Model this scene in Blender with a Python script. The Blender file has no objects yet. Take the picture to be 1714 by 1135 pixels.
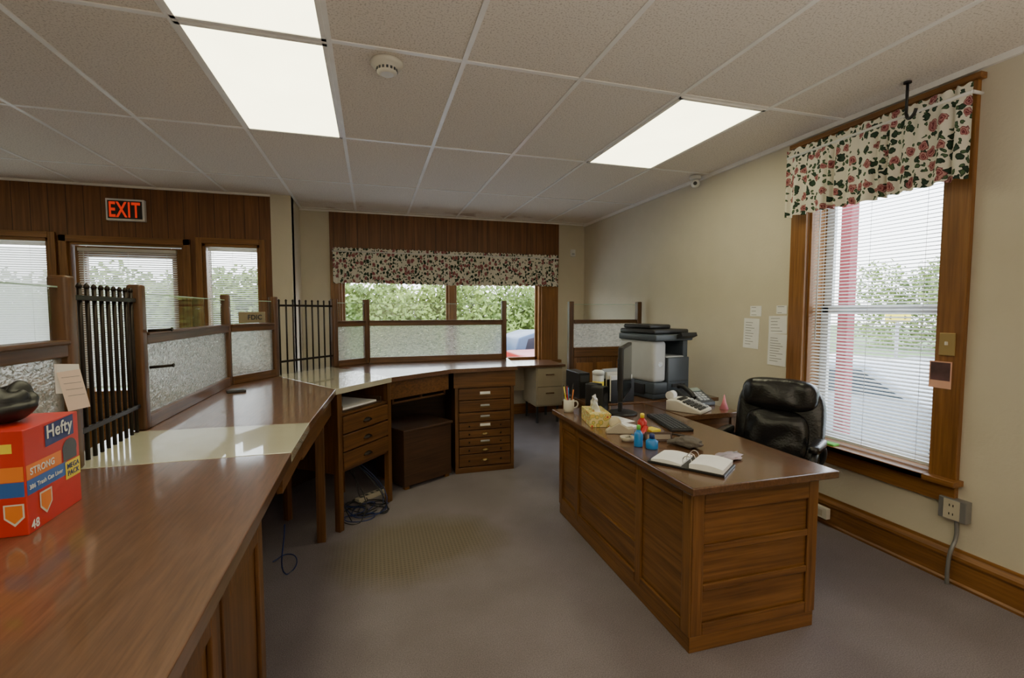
import bpy, math, random
from mathutils import Vector, Matrix, Euler, noise
random.seed(7)
D=bpy.data; C=bpy.context; COL=C.scene.collection
pi=math.pi
# ------------------------------------------------------------------ materials
def newmat(name):
    m=D.materials.new(name); m.use_nodes=True
    nt=m.node_tree; b=nt.nodes['Principled BSDF']
    return m,nt,b
def N(nt,t,**k):
    n=nt.nodes.new(t)
    for a,v in k.items():
        if a.startswith('i_'): n.inputs[a[2:].replace('_',' ')].default_value=v
        else: setattr(n,a,v)
    return n
def c4(c): return (c[0],c[1],c[2],1)
def plain(name,col,rough=.5,metal=0,bump=0,bscale=200,emit=0,var=0,coat=0):
    m,nt,b=newmat(name)
    b.inputs['Base Color'].default_value=c4(col); b.inputs['Roughness'].default_value=rough
    b.inputs['Metallic'].default_value=metal
    if coat: b.inputs['Coat Weight'].default_value=coat
    tc=N(nt,'ShaderNodeTexCoord')
    if bump:
        n=N(nt,'ShaderNodeTexNoise'); n.inputs['Scale'].default_value=bscale; n.inputs['Detail'].default_value=4
        nt.links.new(tc.outputs['Object'],n.inputs['Vector'])
        bp=N(nt,'ShaderNodeBump'); bp.inputs['Strength'].default_value=bump; bp.inputs['Distance'].default_value=.01
        nt.links.new(n.outputs['Fac'],bp.inputs['Height']); nt.links.new(bp.outputs['Normal'],b.inputs['Normal'])
    v=var if var else .06
    n=N(nt,'ShaderNodeTexNoise'); n.inputs['Scale'].default_value=6; n.inputs['Detail'].default_value=5
    nt.links.new(tc.outputs['Object'],n.inputs['Vector'])
    r=N(nt,'ShaderNodeValToRGB')
    r.color_ramp.elements[0].position=.3; r.color_ramp.elements[1].position=.7
    r.color_ramp.elements[0].color=c4([x*(1-v) for x in col]); r.color_ramp.elements[1].color=c4([min(1,x*(1+v)) for x in col])
    nt.links.new(n.outputs['Fac'],r.inputs['Fac']); nt.links.new(r.outputs['Color'],b.inputs['Base Color'])
    return m
def wood(name,dark,light,axis='Y',rough=.4,f=70,coat=0,bump=.12,mul=.4,long=2.5,dist=.15,figure=.3,crough=.12):
    m,nt,b=newmat(name); b.inputs['Roughness'].default_value=rough
    b.inputs['Coat Weight'].default_value=coat; b.inputs['Coat Roughness'].default_value=crough
    tc=N(nt,'ShaderNodeTexCoord'); mp=N(nt,'ShaderNodeMapping')
    def sc(a,l): return {'X':(l,a,a),'Y':(a,l,a),'Z':(a,a,l)}[axis]
    mp.inputs['Scale'].default_value=sc(f,long)
    nt.links.new(tc.outputs['Object'],mp.inputs['Vector'])
    n=N(nt,'ShaderNodeTexNoise'); n.inputs['Scale'].default_value=1.0; n.inputs['Detail'].default_value=6; n.inputs['Distortion'].default_value=dist; n.inputs['Roughness'].default_value=.6
    nt.links.new(mp.outputs['Vector'],n.inputs['Vector'])
    mp2=N(nt,'ShaderNodeMapping'); mp2.inputs['Scale'].default_value=sc(f*.16,long*.45); nt.links.new(tc.outputs['Object'],mp2.inputs['Vector'])
    nf=N(nt,'ShaderNodeTexNoise'); nf.inputs['Scale'].default_value=1; nf.inputs['Detail'].default_value=3; nf.inputs['Distortion'].default_value=.6; nt.links.new(mp2.outputs['Vector'],nf.inputs['Vector'])
    mxf=N(nt,'ShaderNodeMix',data_type='FLOAT'); mxf.inputs[0].default_value=figure; nt.links.new(n.outputs['Fac'],mxf.inputs[2]); nt.links.new(nf.outputs['Fac'],mxf.inputs[3])
    r=N(nt,'ShaderNodeValToRGB'); e=r.color_ramp.elements
    e[0].position=.36; e[0].color=c4(dark); e[1].position=.64; e[1].color=c4(light)
    nt.links.new(mxf.outputs[0],r.inputs['Fac'])
    n2=N(nt,'ShaderNodeTexNoise'); n2.inputs['Scale'].default_value=2.2; n2.inputs['Detail'].default_value=3
    nt.links.new(tc.outputs['Object'],n2.inputs['Vector'])
    mx=N(nt,'ShaderNodeMix',data_type='RGBA',blend_type='MULTIPLY'); mx.inputs[0].default_value=mul
    nt.links.new(r.outputs['Color'],mx.inputs[6]); 
    r2=N(nt,'ShaderNodeValToRGB'); r2.color_ramp.elements[0].position=.3; r2.color_ramp.elements[0].color=(.5,.5,.5,1); r2.color_ramp.elements[1].position=.65
    nt.links.new(n2.outputs['Fac'],r2.inputs['Fac']); nt.links.new(r2.outputs['Color'],mx.inputs[7])
    nt.links.new(mx.outputs[2],b.inputs['Base Color'])
    if bump:
        bp=N(nt,'ShaderNodeBump'); bp.inputs['Strength'].default_value=bump; bp.inputs['Distance'].default_value=.002
        nt.links.new(n.outputs['Fac'],bp.inputs['Height']); nt.links.new(bp.outputs['Normal'],b.inputs['Normal'])
    return m
OD=(.070,.027,.0065); OL=(.195,.083,.021)
oakX=wood('dark_oak_x',OD,OL,'X'); oakY=wood('dark_oak_y',OD,OL,'Y'); oakZ=wood('dark_oak_z',OD,OL,'Z')
scrX=wood('screen_oak_x',(.05,.02,.006),(.14,.058,.016),'X'); scrZ=wood('screen_oak_z',(.045,.018,.006),(.125,.052,.015),'Z')
DD=(.105,.041,.009); DL=(.26,.115,.028)
deskX=wood('desk_oak_x',DD,DL,'X',.36); deskY=wood('desk_oak_y',DD,DL,'Y',.36); deskZ=wood('desk_oak_z',DD,DL,'Z',.36)
deskTop=wood('desk_top_wood',(.095,.043,.018),(.165,.077,.034),'Y',.25,coat=.6,f=100,bump=.02,mul=.3)
TD=(.16,.062,.012); TL=(.33,.145,.034)
trimX=wood('trim_oak_x',TD,TL,'X'); trimY=wood('trim_oak_y',TD,TL,'Y'); trimZ=wood('trim_oak_z',TD,TL,'Z')
lamin=wood('brown_laminate',(.105,.050,.026),(.170,.085,.047),'Y',.3,coat=.9,f=130,bump=.0,mul=.15,long=9,dist=0,figure=.15,crough=.09)
darkw=wood('dark_stained_wood',(.035,.016,.007),(.085,.038,.017),'X',.5)
cream_l=plain('cream_laminate',(.49,.47,.37),.2,coat=1,var=.04)
wallm=plain('cream_plaster',(.625,.57,.45),.85,bump=.12,bscale=60,var=.02)
white=plain('white_paint',(.75,.75,.73),.4)
offwhite=plain('off_white_plastic',(.68,.65,.57),.45)
black=plain('black_plastic',(.012,.012,.014),.4)
dgrey=plain('charcoal_plastic',(.05,.055,.065),.45)
lgrey=plain('light_grey_plastic',(.42,.44,.46),.45)
ink=plain('grey_ink',(.2,.2,.22),.8)
mgrey=plain('grey_metal',(.3,.3,.3),.45,metal=.6)
iron=plain('dark_iron',(.02,.014,.011),.45,metal=.7)
chrome=plain('chrome',(.7,.7,.7),.2,metal=1)
brass=plain('aged_brass',(.25,.17,.07),.4,metal=.8)
leather=plain('black_leather',(.010,.010,.011),.24,bump=.2,bscale=90)
tan=plain('tan_metal',(.45,.39,.27),.4)
paper=plain('white_paper',(.86,.86,.85),.8)
pinkp=plain('salmon_paper',(.75,.42,.30),.8)
edgeg=plain('green_glass_edge',(.35,.50,.42),.15)
red=plain('red_card',(.58,.030,.02),.4)
orange=plain('orange_card',(.80,.22,.03),.4)
bluec=plain('blue_card',(.03,.12,.42),.4)
navy=plain('navy_card',(.015,.03,.16),.4)
yellow=plain('yellow_card',(.85,.68,.05),.4)
bluepl=plain('blue_plastic',(.03,.22,.60),.25)
redpl=plain('red_plastic',(.5,.02,.02),.3)
green=plain('green_sponge',(.15,.55,.08),.7)
pinkt=plain('pink_plastic',(.75,.25,.30),.5)
beige=plain('beige_plastic',(.5,.45,.35),.5)
maroon=plain('maroon_paint',(.22,.012,.025),.5)
asphalt=plain('asphalt',(.36,.37,.38),.9,bump=.3,bscale=30,var=.12)
grass=plain('grass',(.16,.24,.08),.9,bump=.5,bscale=20,var=.3)
carblue=plain('blue_car_paint',(.045,.075,.14),.35)
carsilver=plain('silver_car_paint',(.30,.34,.40),.3,coat=.5)
carred=plain('red_car_paint',(.36,.008,.012),.35)
carglass=plain('dark_car_glass',(.03,.04,.05),.1)
rubber=plain('tyre_rubber',(.015,.015,.015),.8)
bluewire=plain('blue_cable',(.01,.025,.12),.5)
def paneling():
    m,nt,b=newmat('wood_paneling'); b.inputs['Roughness'].default_value=.45
    tc=N(nt,'ShaderNodeTexCoord'); mp=N(nt,'ShaderNodeMapping'); mp.inputs['Scale'].default_value=(40,40,1.8)
    nt.links.new(tc.outputs['Object'],mp.inputs['Vector'])
    n=N(nt,'ShaderNodeTexNoise'); n.inputs['Scale'].default_value=1; n.inputs['Detail'].default_value=6
    nt.links.new(mp.outputs['Vector'],n.inputs['Vector'])
    r=N(nt,'ShaderNodeValToRGB'); e=r.color_ramp.elements; e[0].position=.35; e[0].color=(.125,.045,.012,1); e[1].position=.7; e[1].color=(.23,.09,.027,1)
    nt.links.new(n.outputs['Fac'],r.inputs['Fac'])
    sp=N(nt,'ShaderNodeSeparateXYZ'); nt.links.new(tc.outputs['Object'],sp.inputs[0])
    md=N(nt,'ShaderNodeMath',operation='MODULO'); md.inputs[1].default_value=.135
    ad=N(nt,'ShaderNodeMath',operation='ADD'); ad.inputs[1].default_value=20
    nt.links.new(sp.outputs['X'],ad.inputs[0]); nt.links.new(ad.outputs[0],md.inputs[0])
    gt=N(nt,'ShaderNodeMath',operation='GREATER_THAN'); gt.inputs[1].default_value=.006; nt.links.new(md.outputs[0],gt.inputs[0])
    mx=N(nt,'ShaderNodeMix',data_type='RGBA'); mx.inputs[6].default_value=(.05,.018,.006,1)
    nt.links.new(gt.outputs[0],mx.inputs[0]); nt.links.new(r.outputs['Color'],mx.inputs[7]); nt.links.new(mx.outputs[2],b.inputs['Base Color'])
    bp=N(nt,'ShaderNodeBump'); bp.inputs['Distance'].default_value=.004; nt.links.new(gt.outputs[0],bp.inputs['Height']); nt.links.new(bp.outputs['Normal'],b.inputs['Normal'])
    return m
panelm=paneling()
def carpet():
    m,nt,b=newmat('mauve_carpet'); b.inputs['Roughness'].default_value=.95
    tc=N(nt,'ShaderNodeTexCoord')
    n=N(nt,'ShaderNodeTexNoise'); n.inputs['Scale'].default_value=220; n.inputs['Detail'].default_value=3
    nt.links.new(tc.outputs['Object'],n.inputs['Vector'])
    n2=N(nt,'ShaderNodeTexNoise'); n2.inputs['Scale'].default_value=2.2; n2.inputs['Detail'].default_value=6; nt.links.new(tc.outputs['Object'],n2.inputs['Vector'])
    r=N(nt,'ShaderNodeValToRGB'); e=r.color_ramp.elements; e[0].position=.3; e[0].color=(.152,.131,.142,1); e[1].position=.7; e[1].color=(.275,.242,.258,1)
    nt.links.new(n.outputs['Fac'],r.inputs['Fac'])
    r2=N(nt,'ShaderNodeValToRGB'); e=r2.color_ramp.elements; e[0].position=.35; e[0].color=(.84,.82,.80,1); e[1].position=.62; e[1].color=(1,1,1,1)
    nt.links.new(n2.outputs['Fac'],r2.inputs['Fac'])
    mx=N(nt,'ShaderNodeMix',data_type='RGBA',blend_type='MULTIPLY'); mx.inputs[0].default_value=1
    nt.links.new(r.outputs['Color'],mx.inputs[6]); nt.links.new(r2.outputs['Color'],mx.inputs[7])
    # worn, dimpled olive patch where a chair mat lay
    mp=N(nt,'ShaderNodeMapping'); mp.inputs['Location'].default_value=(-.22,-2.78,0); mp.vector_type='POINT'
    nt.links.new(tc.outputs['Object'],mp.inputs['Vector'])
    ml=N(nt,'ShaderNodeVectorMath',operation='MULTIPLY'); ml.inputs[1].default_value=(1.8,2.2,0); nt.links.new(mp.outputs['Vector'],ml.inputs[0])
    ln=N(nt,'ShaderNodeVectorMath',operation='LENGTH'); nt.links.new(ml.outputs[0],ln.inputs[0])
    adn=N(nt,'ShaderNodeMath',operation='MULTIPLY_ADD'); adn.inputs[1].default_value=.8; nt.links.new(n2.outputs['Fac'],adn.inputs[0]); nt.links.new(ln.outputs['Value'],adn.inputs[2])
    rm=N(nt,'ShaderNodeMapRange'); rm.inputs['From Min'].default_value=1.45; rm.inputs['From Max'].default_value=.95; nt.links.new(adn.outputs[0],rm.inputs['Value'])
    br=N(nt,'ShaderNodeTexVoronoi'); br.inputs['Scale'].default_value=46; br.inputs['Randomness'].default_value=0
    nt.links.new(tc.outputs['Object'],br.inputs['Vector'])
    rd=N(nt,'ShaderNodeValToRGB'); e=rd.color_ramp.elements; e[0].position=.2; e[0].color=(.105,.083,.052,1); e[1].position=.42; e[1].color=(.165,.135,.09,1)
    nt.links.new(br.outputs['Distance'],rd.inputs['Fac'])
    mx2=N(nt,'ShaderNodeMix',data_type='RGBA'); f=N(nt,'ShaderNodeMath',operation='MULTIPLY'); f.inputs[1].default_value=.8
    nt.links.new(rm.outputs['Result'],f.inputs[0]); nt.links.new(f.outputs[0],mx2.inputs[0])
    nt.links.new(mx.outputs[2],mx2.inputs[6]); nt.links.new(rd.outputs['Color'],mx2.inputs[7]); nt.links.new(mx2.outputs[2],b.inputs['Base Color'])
    bp=N(nt,'ShaderNodeBump'); bp.inputs['Strength'].default_value=.5; bp.inputs['Distance'].default_value=.006; nt.links.new(n.outputs['Fac'],bp.inputs['Height']); nt.links.new(bp.outputs['Normal'],b.inputs['Normal'])
    return m
carpetm=carpet()
def tile():
    m,nt,b=newmat('ceiling_tile'); b.inputs['Roughness'].default_value=.9
    tc=N(nt,'ShaderNodeTexCoord')
    n=N(nt,'ShaderNodeTexNoise'); n.inputs['Scale'].default_value=120; n.inputs['Detail'].default_value=3; nt.links.new(tc.outputs['Object'],n.inputs['Vector'])
    r=N(nt,'ShaderNodeValToRGB'); e=r.color_ramp.elements; e[0].position=.34; e[0].color=(.55,.49,.42,1); e[1].position=.48; e[1].color=(.81,.745,.66,1)
    nt.links.new(n.outputs['Fac'],r.inputs['Fac'])
    n2=N(nt,'ShaderNodeTexNoise'); n2.inputs['Scale'].default_value=3.5; n2.inputs['Detail'].default_value=3; nt.links.new(tc.outputs['Object'],n2.inputs['Vector'])
    sp=N(nt,'ShaderNodeSeparateXYZ'); nt.links.new(tc.outputs['Object'],sp.inputs[0])
    mr=N(nt,'ShaderNodeMapRange'); mr.inputs['From Min'].default_value=5.45; mr.inputs['From Max'].default_value=5.95; nt.links.new(sp.outputs['Y'],mr.inputs['Value'])
    mu=N(nt,'ShaderNodeMapRange'); mu.inputs['From Min'].default_value=.56; mu.inputs['From Max'].default_value=.64; mu.inputs['To Max'].default_value=.6; nt.links.new(n2.outputs['Fac'],mu.inputs['Value'])
    mm=N(nt,'ShaderNodeMath',operation='MULTIPLY'); nt.links.new(mr.outputs[0],mm.inputs[0]); nt.links.new(mu.outputs[0],mm.inputs[1])
    mx=N(nt,'ShaderNodeMix',data_type='RGBA'); mx.inputs[7].default_value=(.30,.16,.06,1); nt.links.new(mm.outputs[0],mx.inputs[0]); nt.links.new(r.outputs['Color'],mx.inputs[6])
    nt.links.new(mx.outputs[2],b.inputs['Base Color'])
    bp=N(nt,'ShaderNodeBump'); bp.inputs['Strength'].default_value=.3; bp.inputs['Distance'].default_value=.003; nt.links.new(r.outputs['Color'],bp.inputs['Height']); nt.links.new(bp.outputs['Normal'],b.inputs['Normal'])
    return m
tilem=tile()
gridm=plain('ceiling_grid_metal',(.88,.86,.82),.35)
def glass(name,textured):
    m=D.materials.new(name); m.use_nodes=True; nt=m.node_tree; nt.nodes.clear()
    out=N(nt,'ShaderNodeOutputMaterial')
    if not textured:
        t=N(nt,'ShaderNodeBsdfTransparent'); t.inputs[0].default_value=(.97,.985,.975,1)
        g=N(nt,'ShaderNodeBsdfGlossy'); g.inputs['Roughness'].default_value=.03
        fr=N(nt,'ShaderNodeLayerWeight'); pw=N(nt,'ShaderNodeMath',operation='POWER'); pw.inputs[1].default_value=5; nt.links.new(fr.outputs['Facing'],pw.inputs[0])
        fr.inputs['Blend'].default_value=.5
        ma=N(nt,'ShaderNodeMath',operation='MULTIPLY_ADD'); ma.inputs[1].default_value=.35; ma.inputs[2].default_value=.03; nt.links.new(pw.outputs[0],ma.inputs[0])
        mx=N(nt,'ShaderNodeMixShader'); nt.links.new(ma.outputs[0],mx.inputs[0]); nt.links.new(t.outputs[0],mx.inputs[1]); nt.links.new(g.outputs[0],mx.inputs[2])
        nt.links.new(mx.outputs[0],out.inputs[0])
    else:
        tc=N(nt,'ShaderNodeTexCoord'); mp=N(nt,'ShaderNodeMapping'); mp.inputs['Scale'].default_value=(38,38,70)
        nt.links.new(tc.outputs['Object'],mp.inputs['Vector'])
        n=N(nt,'ShaderNodeTexNoise'); n.inputs['Scale'].default_value=1; n.inputs['Detail'].default_value=1; n.inputs['Distortion'].default_value=.8; nt.links.new(mp.outputs['Vector'],n.inputs['Vector'])
        bp=N(nt,'ShaderNodeBump'); bp.inputs['Strength'].default_value=.7; bp.inputs['Distance'].default_value=.012; nt.links.new(n.outputs['Fac'],bp.inputs['Height'])
        rp=N(nt,'ShaderNodeValToRGB'); rp.color_ramp.elements[0].position=.30; rp.color_ramp.elements[0].color=(.70,.74,.75,1); rp.color_ramp.elements[1].position=.55; rp.color_ramp.elements[1].color=(1,1,1,1)
        nt.links.new(n.outputs['Fac'],rp.inputs['Fac'])
        rf=N(nt,'ShaderNodeBsdfRefraction'); rf.inputs['IOR'].default_value=1.10; rf.inputs['Roughness'].default_value=.10; nt.links.new(bp.outputs['Normal'],rf.inputs['Normal']); nt.links.new(rp.outputs['Color'],rf.inputs[0])
        tr=N(nt,'ShaderNodeBsdfTransparent'); tr.inputs[0].default_value=(.95,.97,.97,1)
        tl=N(nt,'ShaderNodeBsdfTranslucent'); nt.links.new(rp.outputs['Color'],tl.inputs[0])
        df=N(nt,'ShaderNodeBsdfDiffuse'); nt.links.new(rp.outputs['Color'],df.inputs[0])
        gl=N(nt,'ShaderNodeBsdfGlossy'); gl.inputs['Roughness'].default_value=.10; gl.inputs[0].default_value=(.95,.95,.95,1); nt.links.new(bp.outputs['Normal'],gl.inputs['Normal'])
        mt=N(nt,'ShaderNodeMixShader'); mt.inputs[0].default_value=.15; nt.links.new(rf.outputs[0],mt.inputs[1]); nt.links.new(tr.outputs[0],mt.inputs[2])
        m0=N(nt,'ShaderNodeMixShader'); m0.inputs[0].default_value=.25; nt.links.new(tl.outputs[0],m0.inputs[1]); nt.links.new(df.outputs[0],m0.inputs[2])
        m1=N(nt,'ShaderNodeMixShader'); m1.inputs[0].default_value=.27; nt.links.new(mt.outputs[0],m1.inputs[1]); nt.links.new(m0.outputs[0],m1.inputs[2])
        m2=N(nt,'ShaderNodeMixShader'); m2.inputs[0].default_value=.12; nt.links.new(m1.outputs[0],m2.inputs[1]); nt.links.new(gl.outputs[0],m2.inputs[2])
        nt.links.new(m2.outputs[0],out.inputs[0])
    return m
clear=glass('clear_glass',False); textg=glass('rippled_glass',True)
def floral():
    m,nt,b=newmat('rose_print_fabric'); b.inputs['Roughness'].default_value=.9
    uv=N(nt,'ShaderNodeTexCoord')
    ns=N(nt,'ShaderNodeTexNoise'); ns.inputs['Scale'].default_value=26; nt.links.new(uv.outputs['UV'],ns.inputs['Vector'])
    vm=N(nt,'ShaderNodeVectorMath',operation='SCALE'); vm.inputs['Scale'].default_value=.045; nt.links.new(ns.outputs['Color'],vm.inputs[0])
    ad=N(nt,'ShaderNodeVectorMath',operation='ADD'); nt.links.new(uv.outputs['UV'],ad.inputs[0]); nt.links.new(vm.outputs[0],ad.inputs[1])
    cur=None
    def layer(prev,scale,off,dist,ramp,keep):
        of=N(nt,'ShaderNodeVectorMath',operation='ADD'); of.inputs[1].default_value=(off,off*.7,0); nt.links.new(ad.outputs[0],of.inputs[0])
        v=N(nt,'ShaderNodeTexVoronoi'); v.voronoi_dimensions='2D'; v.inputs['Scale'].default_value=scale; nt.links.new(of.outputs[0],v.inputs['Vector'])
        r=N(nt,'ShaderNodeValToRGB'); r.color_ramp.interpolation='CONSTANT'
        els=r.color_ramp.elements
        els[0].position=0; els[0].color=c4(ramp[0][1]); els[1].position=ramp[1][0]; els[1].color=c4(ramp[1][1])
        for p,c in ramp[2:]:
            q=els.new(p); q.color=c4(c)
        nt.links.new(v.outputs['Distance'],r.inputs['Fac'])
        lt=N(nt,'ShaderNodeMath',operation='LESS_THAN'); lt.inputs[1].default_value=dist; nt.links.new(v.outputs['Distance'],lt.inputs[0])
        sc=N(nt,'ShaderNodeSeparateColor'); nt.links.new(v.outputs['Color'],sc.inputs[0])
        k=N(nt,'ShaderNodeMath',operation='LESS_THAN'); k.inputs[1].default_value=keep; nt.links.new(sc.outputs[0],k.inputs[0])
        mu=N(nt,'ShaderNodeMath',operation='MULTIPLY'); nt.links.new(lt.outputs[0],mu.inputs[0]); nt.links.new(k.outputs[0],mu.inputs[1])
        mx=N(nt,'ShaderNodeMix',data_type='RGBA'); nt.links.new(mu.outputs[0],mx.inputs[0])
        if prev is None: mx.inputs[6].default_value=(.73,.70,.61,1)
        else: nt.links.new(prev,mx.inputs[6])
        nt.links.new(r.outputs['Color'],mx.inputs[7]); return mx.outputs[2]
    g=(.02,.05,.028); g2=(.07,.12,.055)
    cur=layer(None,34,.3,.34,[(0,g2),(.2,g)],.45)
    cur=layer(cur,22,1.7,.38,[(0,g),(.22,(.012,.03,.018))],.42)
    cur=layer(cur,18,3.1,.42,[(0,(.16,.03,.04)),(.12,(.42,.17,.17)),(.2,(.20,.04,.05)),(.28,(.48,.25,.23)),(.36,(.20,.06,.07))],.36)
    nt.links.new(cur,b.inputs['Base Color'])
    return m
floralm=floral()
def leafm():
    m,nt,b=newmat('leaf_green'); b.inputs['Roughness'].default_value=.9
    tc=N(nt,'ShaderNodeTexCoord'); n=N(nt,'ShaderNodeTexNoise'); n.inputs['Scale'].default_value=.7; n.inputs['Detail'].default_value=4; nt.links.new(tc.outputs['Object'],n.inputs['Vector'])
    r=N(nt,'ShaderNodeValToRGB'); e=r.color_ramp.elements; e[0].position=.35; e[0].color=(.09,.135,.025,1); e[1].position=.65; e[1].color=(.21,.28,.05,1)
    nt.links.new(n.outputs['Fac'],r.inputs['Fac']); nt.links.new(r.outputs['Color'],b.inputs['Base Color'])
    return m
leaf=leafm()
def emis(name,col,s):
    m=D.materials.new(name); m.use_nodes=True; nt=m.node_tree; nt.nodes.clear()
    o=N(nt,'ShaderNodeOutputMaterial'); e=N(nt,'ShaderNodeEmission'); e.inputs[0].default_value=c4(col); e.inputs[1].default_value=s
    tc=N(nt,'ShaderNodeTexCoord'); n=N(nt,'ShaderNodeTexNoise'); n.inputs['Scale'].default_value=3
    nt.links.new(tc.outputs['Object'],n.inputs['Vector'])
    r=N(nt,'ShaderNodeMapRange'); r.inputs['To Min'].default_value=s*.9; r.inputs['To Max'].default_value=s*1.1
    nt.links.new(n.outputs['Fac'],r.inputs['Value']); nt.links.new(r.outputs[0],e.inputs[1]); nt.links.new(e.outputs[0],o.inputs[0]); return m
diffm=emis('lit_diffuser',(1,.94,.60),6.5)
exitred=emis('exit_red_letters',(1,.05,.015),.6)

# ------------------------------------------------------------------ builders
class MB:
    def __init__(s): s.v=[];s.f=[];s.mi=[];s.sm=[];s.mats=[]
    def _m(s,m):
        if m not in s.mats: s.mats.append(m)
        return s.mats.index(m)
    def raw(s,vs,fs,m,sm=False):
        o=len(s.v); s.v+= [tuple(v) for v in vs]; k=s._m(m)
        for f in fs: s.f.append([i+o for i in f]); s.mi.append(k); s.sm.append(sm)
        return s
    def box(s,c,d,m,rot=None):
        x,y,z=d[0]/2,d[1]/2,d[2]/2
        vs=[Vector(p) for p in [(-x,-y,-z),(x,-y,-z),(x,y,-z),(-x,y,-z),(-x,-y,z),(x,-y,z),(x,y,z),(-x,y,z)]]
        if rot: R=Euler(rot).to_matrix(); vs=[R@v for v in vs]
        vs=[v+Vector(c) for v in vs]
        return s.raw(vs,[(0,3,2,1),(4,5,6,7),(0,1,5,4),(1,2,6,5),(2,3,7,6),(3,0,4,7)],m)
    def bx(s,x0,x1,y0,y1,z0,z1,m): return s.box(((x0+x1)/2,(y0+y1)/2,(z0+z1)/2),(abs(x1-x0),abs(y1-y0),abs(z1-z0)),m)
    def cyl(s,p0,p1,r,m,n=16,r2=None):
        p0=Vector(p0);p1=Vector(p1); r2=r if r2 is None else r2
        q=(p1-p0).to_track_quat('Z','Y').to_matrix()
        vs=[];
        for p,rr in ((p0,r),(p1,r2)):
            for i in range(n):
                a=2*pi*i/n; vs.append(p+q@Vector((rr*math.cos(a),rr*math.sin(a),0)))
        k=len(s.v); s.raw(vs,[(i,(i+1)%n,n+(i+1)%n,n+i) for i in range(n)],m,True)
        mi=s._m(m)
        for f in (tuple(reversed(range(n))),tuple(range(n,2*n))): s.f.append([i+k for i in f]); s.mi.append(mi); s.sm.append(False)
        return s
    def prism(s,poly,z0,z1,m):
        a=sum(poly[i][0]*poly[(i+1)%len(poly)][1]-poly[(i+1)%len(poly)][0]*poly[i][1] for i in range(len(poly)))
        if a<0: poly=poly[::-1]
        n=len(poly); vs=[(p[0],p[1],z0) for p in poly]+[(p[0],p[1],z1) for p in poly]
        return s.raw(vs,[tuple(reversed(range(n))),tuple(range(n,2*n))]+[(i,(i+1)%n,n+(i+1)%n,n+i) for i in range(n)],m)
    def xprism(s,poly,x0,x1,m): # poly in (y,z)
        a=sum(poly[i][0]*poly[(i+1)%len(poly)][1]-poly[(i+1)%len(poly)][0]*poly[i][1] for i in range(len(poly)))
        if a<0: poly=poly[::-1]
        n=len(poly); vs=[(x0,p[0],p[1]) for p in poly]+[(x1,p[0],p[1]) for p in poly]
        return s.raw(vs,[tuple(reversed(range(n))),tuple(range(n,2*n))]+[(i,(i+1)%n,n+(i+1)%n,n+i) for i in range(n)],m)
    def lathe(s,prof,c,m,n=24,axis='Z'):
        vs=[]
        for r,z in prof:
            for i in range(n):
                a=2*pi*i/n; p=(r*math.cos(a),r*math.sin(a),z)
                if axis=='X': p=(p[2],p[0],p[1])
                if axis=='Y': p=(p[0],p[2],p[1])
                vs.append((p[0]+c[0],p[1]+c[1],p[2]+c[2]))
        k=len(prof); o=len(s.v)
        s.raw(vs,[(j*n+i,j*n+(i+1)%n,(j+1)*n+(i+1)%n,(j+1)*n+i) for j in range(k-1) for i in range(n)],m,True)
        mi=s._m(m)
        for f in (tuple(reversed(range(n))),tuple(range((k-1)*n,k*n))): s.f.append([i+o for i in f]); s.mi.append(mi); s.sm.append(False)
        return s
    def sup(s,c,d,m,e=.4,nu=40,nv=24,rot=None,wr=0):
        # superellipsoid cushion, optional leather creases
        def sp(v,p): return math.copysign(abs(v)**p,v)
        vs=[]; R=Euler(rot).to_matrix() if rot else None
        for j in range(nv+1):
            th=-pi/2+pi*j/nv
            for i in range(nu):
                a=2*pi*i/nu
                p=Vector((d[0]/2*sp(math.cos(th),e)*sp(math.cos(a),e),d[1]/2*sp(math.cos(th),e)*sp(math.sin(a),e),d[2]/2*sp(math.sin(th),e)))
                if wr: p.y*=1+wr*noise.noise(Vector((p.x*14,p.z*9,d[2]*50)))
                if R: p=R@p
                vs.append(p+Vector(c))
        return s.raw(vs,[(j*nu+i,j*nu+(i+1)%nu,(j+1)*nu+(i+1)%nu,(j+1)*nu+i) for j in range(nv) for i in range(nu)],m,True)
    def obj(s,name,parent=None,loc=(0,0,0),rot=(0,0,0),bevel=0,seg=2,label=None,**kw):
        me=D.meshes.new(name); me.from_pydata(s.v,[],s.f); me.update()
        for m in s.mats: me.materials.append(m)
        me.polygons.foreach_set('material_index',s.mi); me.polygons.foreach_set('use_smooth',s.sm)
        o=D.objects.new(name,me); COL.objects.link(o); o.location=loc; o.rotation_euler=rot
        if parent: o.parent=parent
        if bevel:
            b=o.modifiers.new('b','BEVEL'); b.width=bevel; b.segments=seg; b.limit_method='ANGLE'; b.angle_limit=.6
            if seg>2: 
                for p in me.polygons: p.use_smooth=True
        if label: o['label']=label
        for k,v in kw.items(): o[k]=v
        return o
def thing(name,label,cat,loc=(0,0,0),rz=0,**kw):
    e=D.objects.new(name,None); e.empty_display_size=.05; COL.objects.link(e); e.location=loc; e.rotation_euler=(0,0,rz)
    e['label']=label; e['category']=cat
    for k,v in kw.items(): e[k]=v
    return e
def struct(o): o['kind']='structure'; return o
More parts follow.
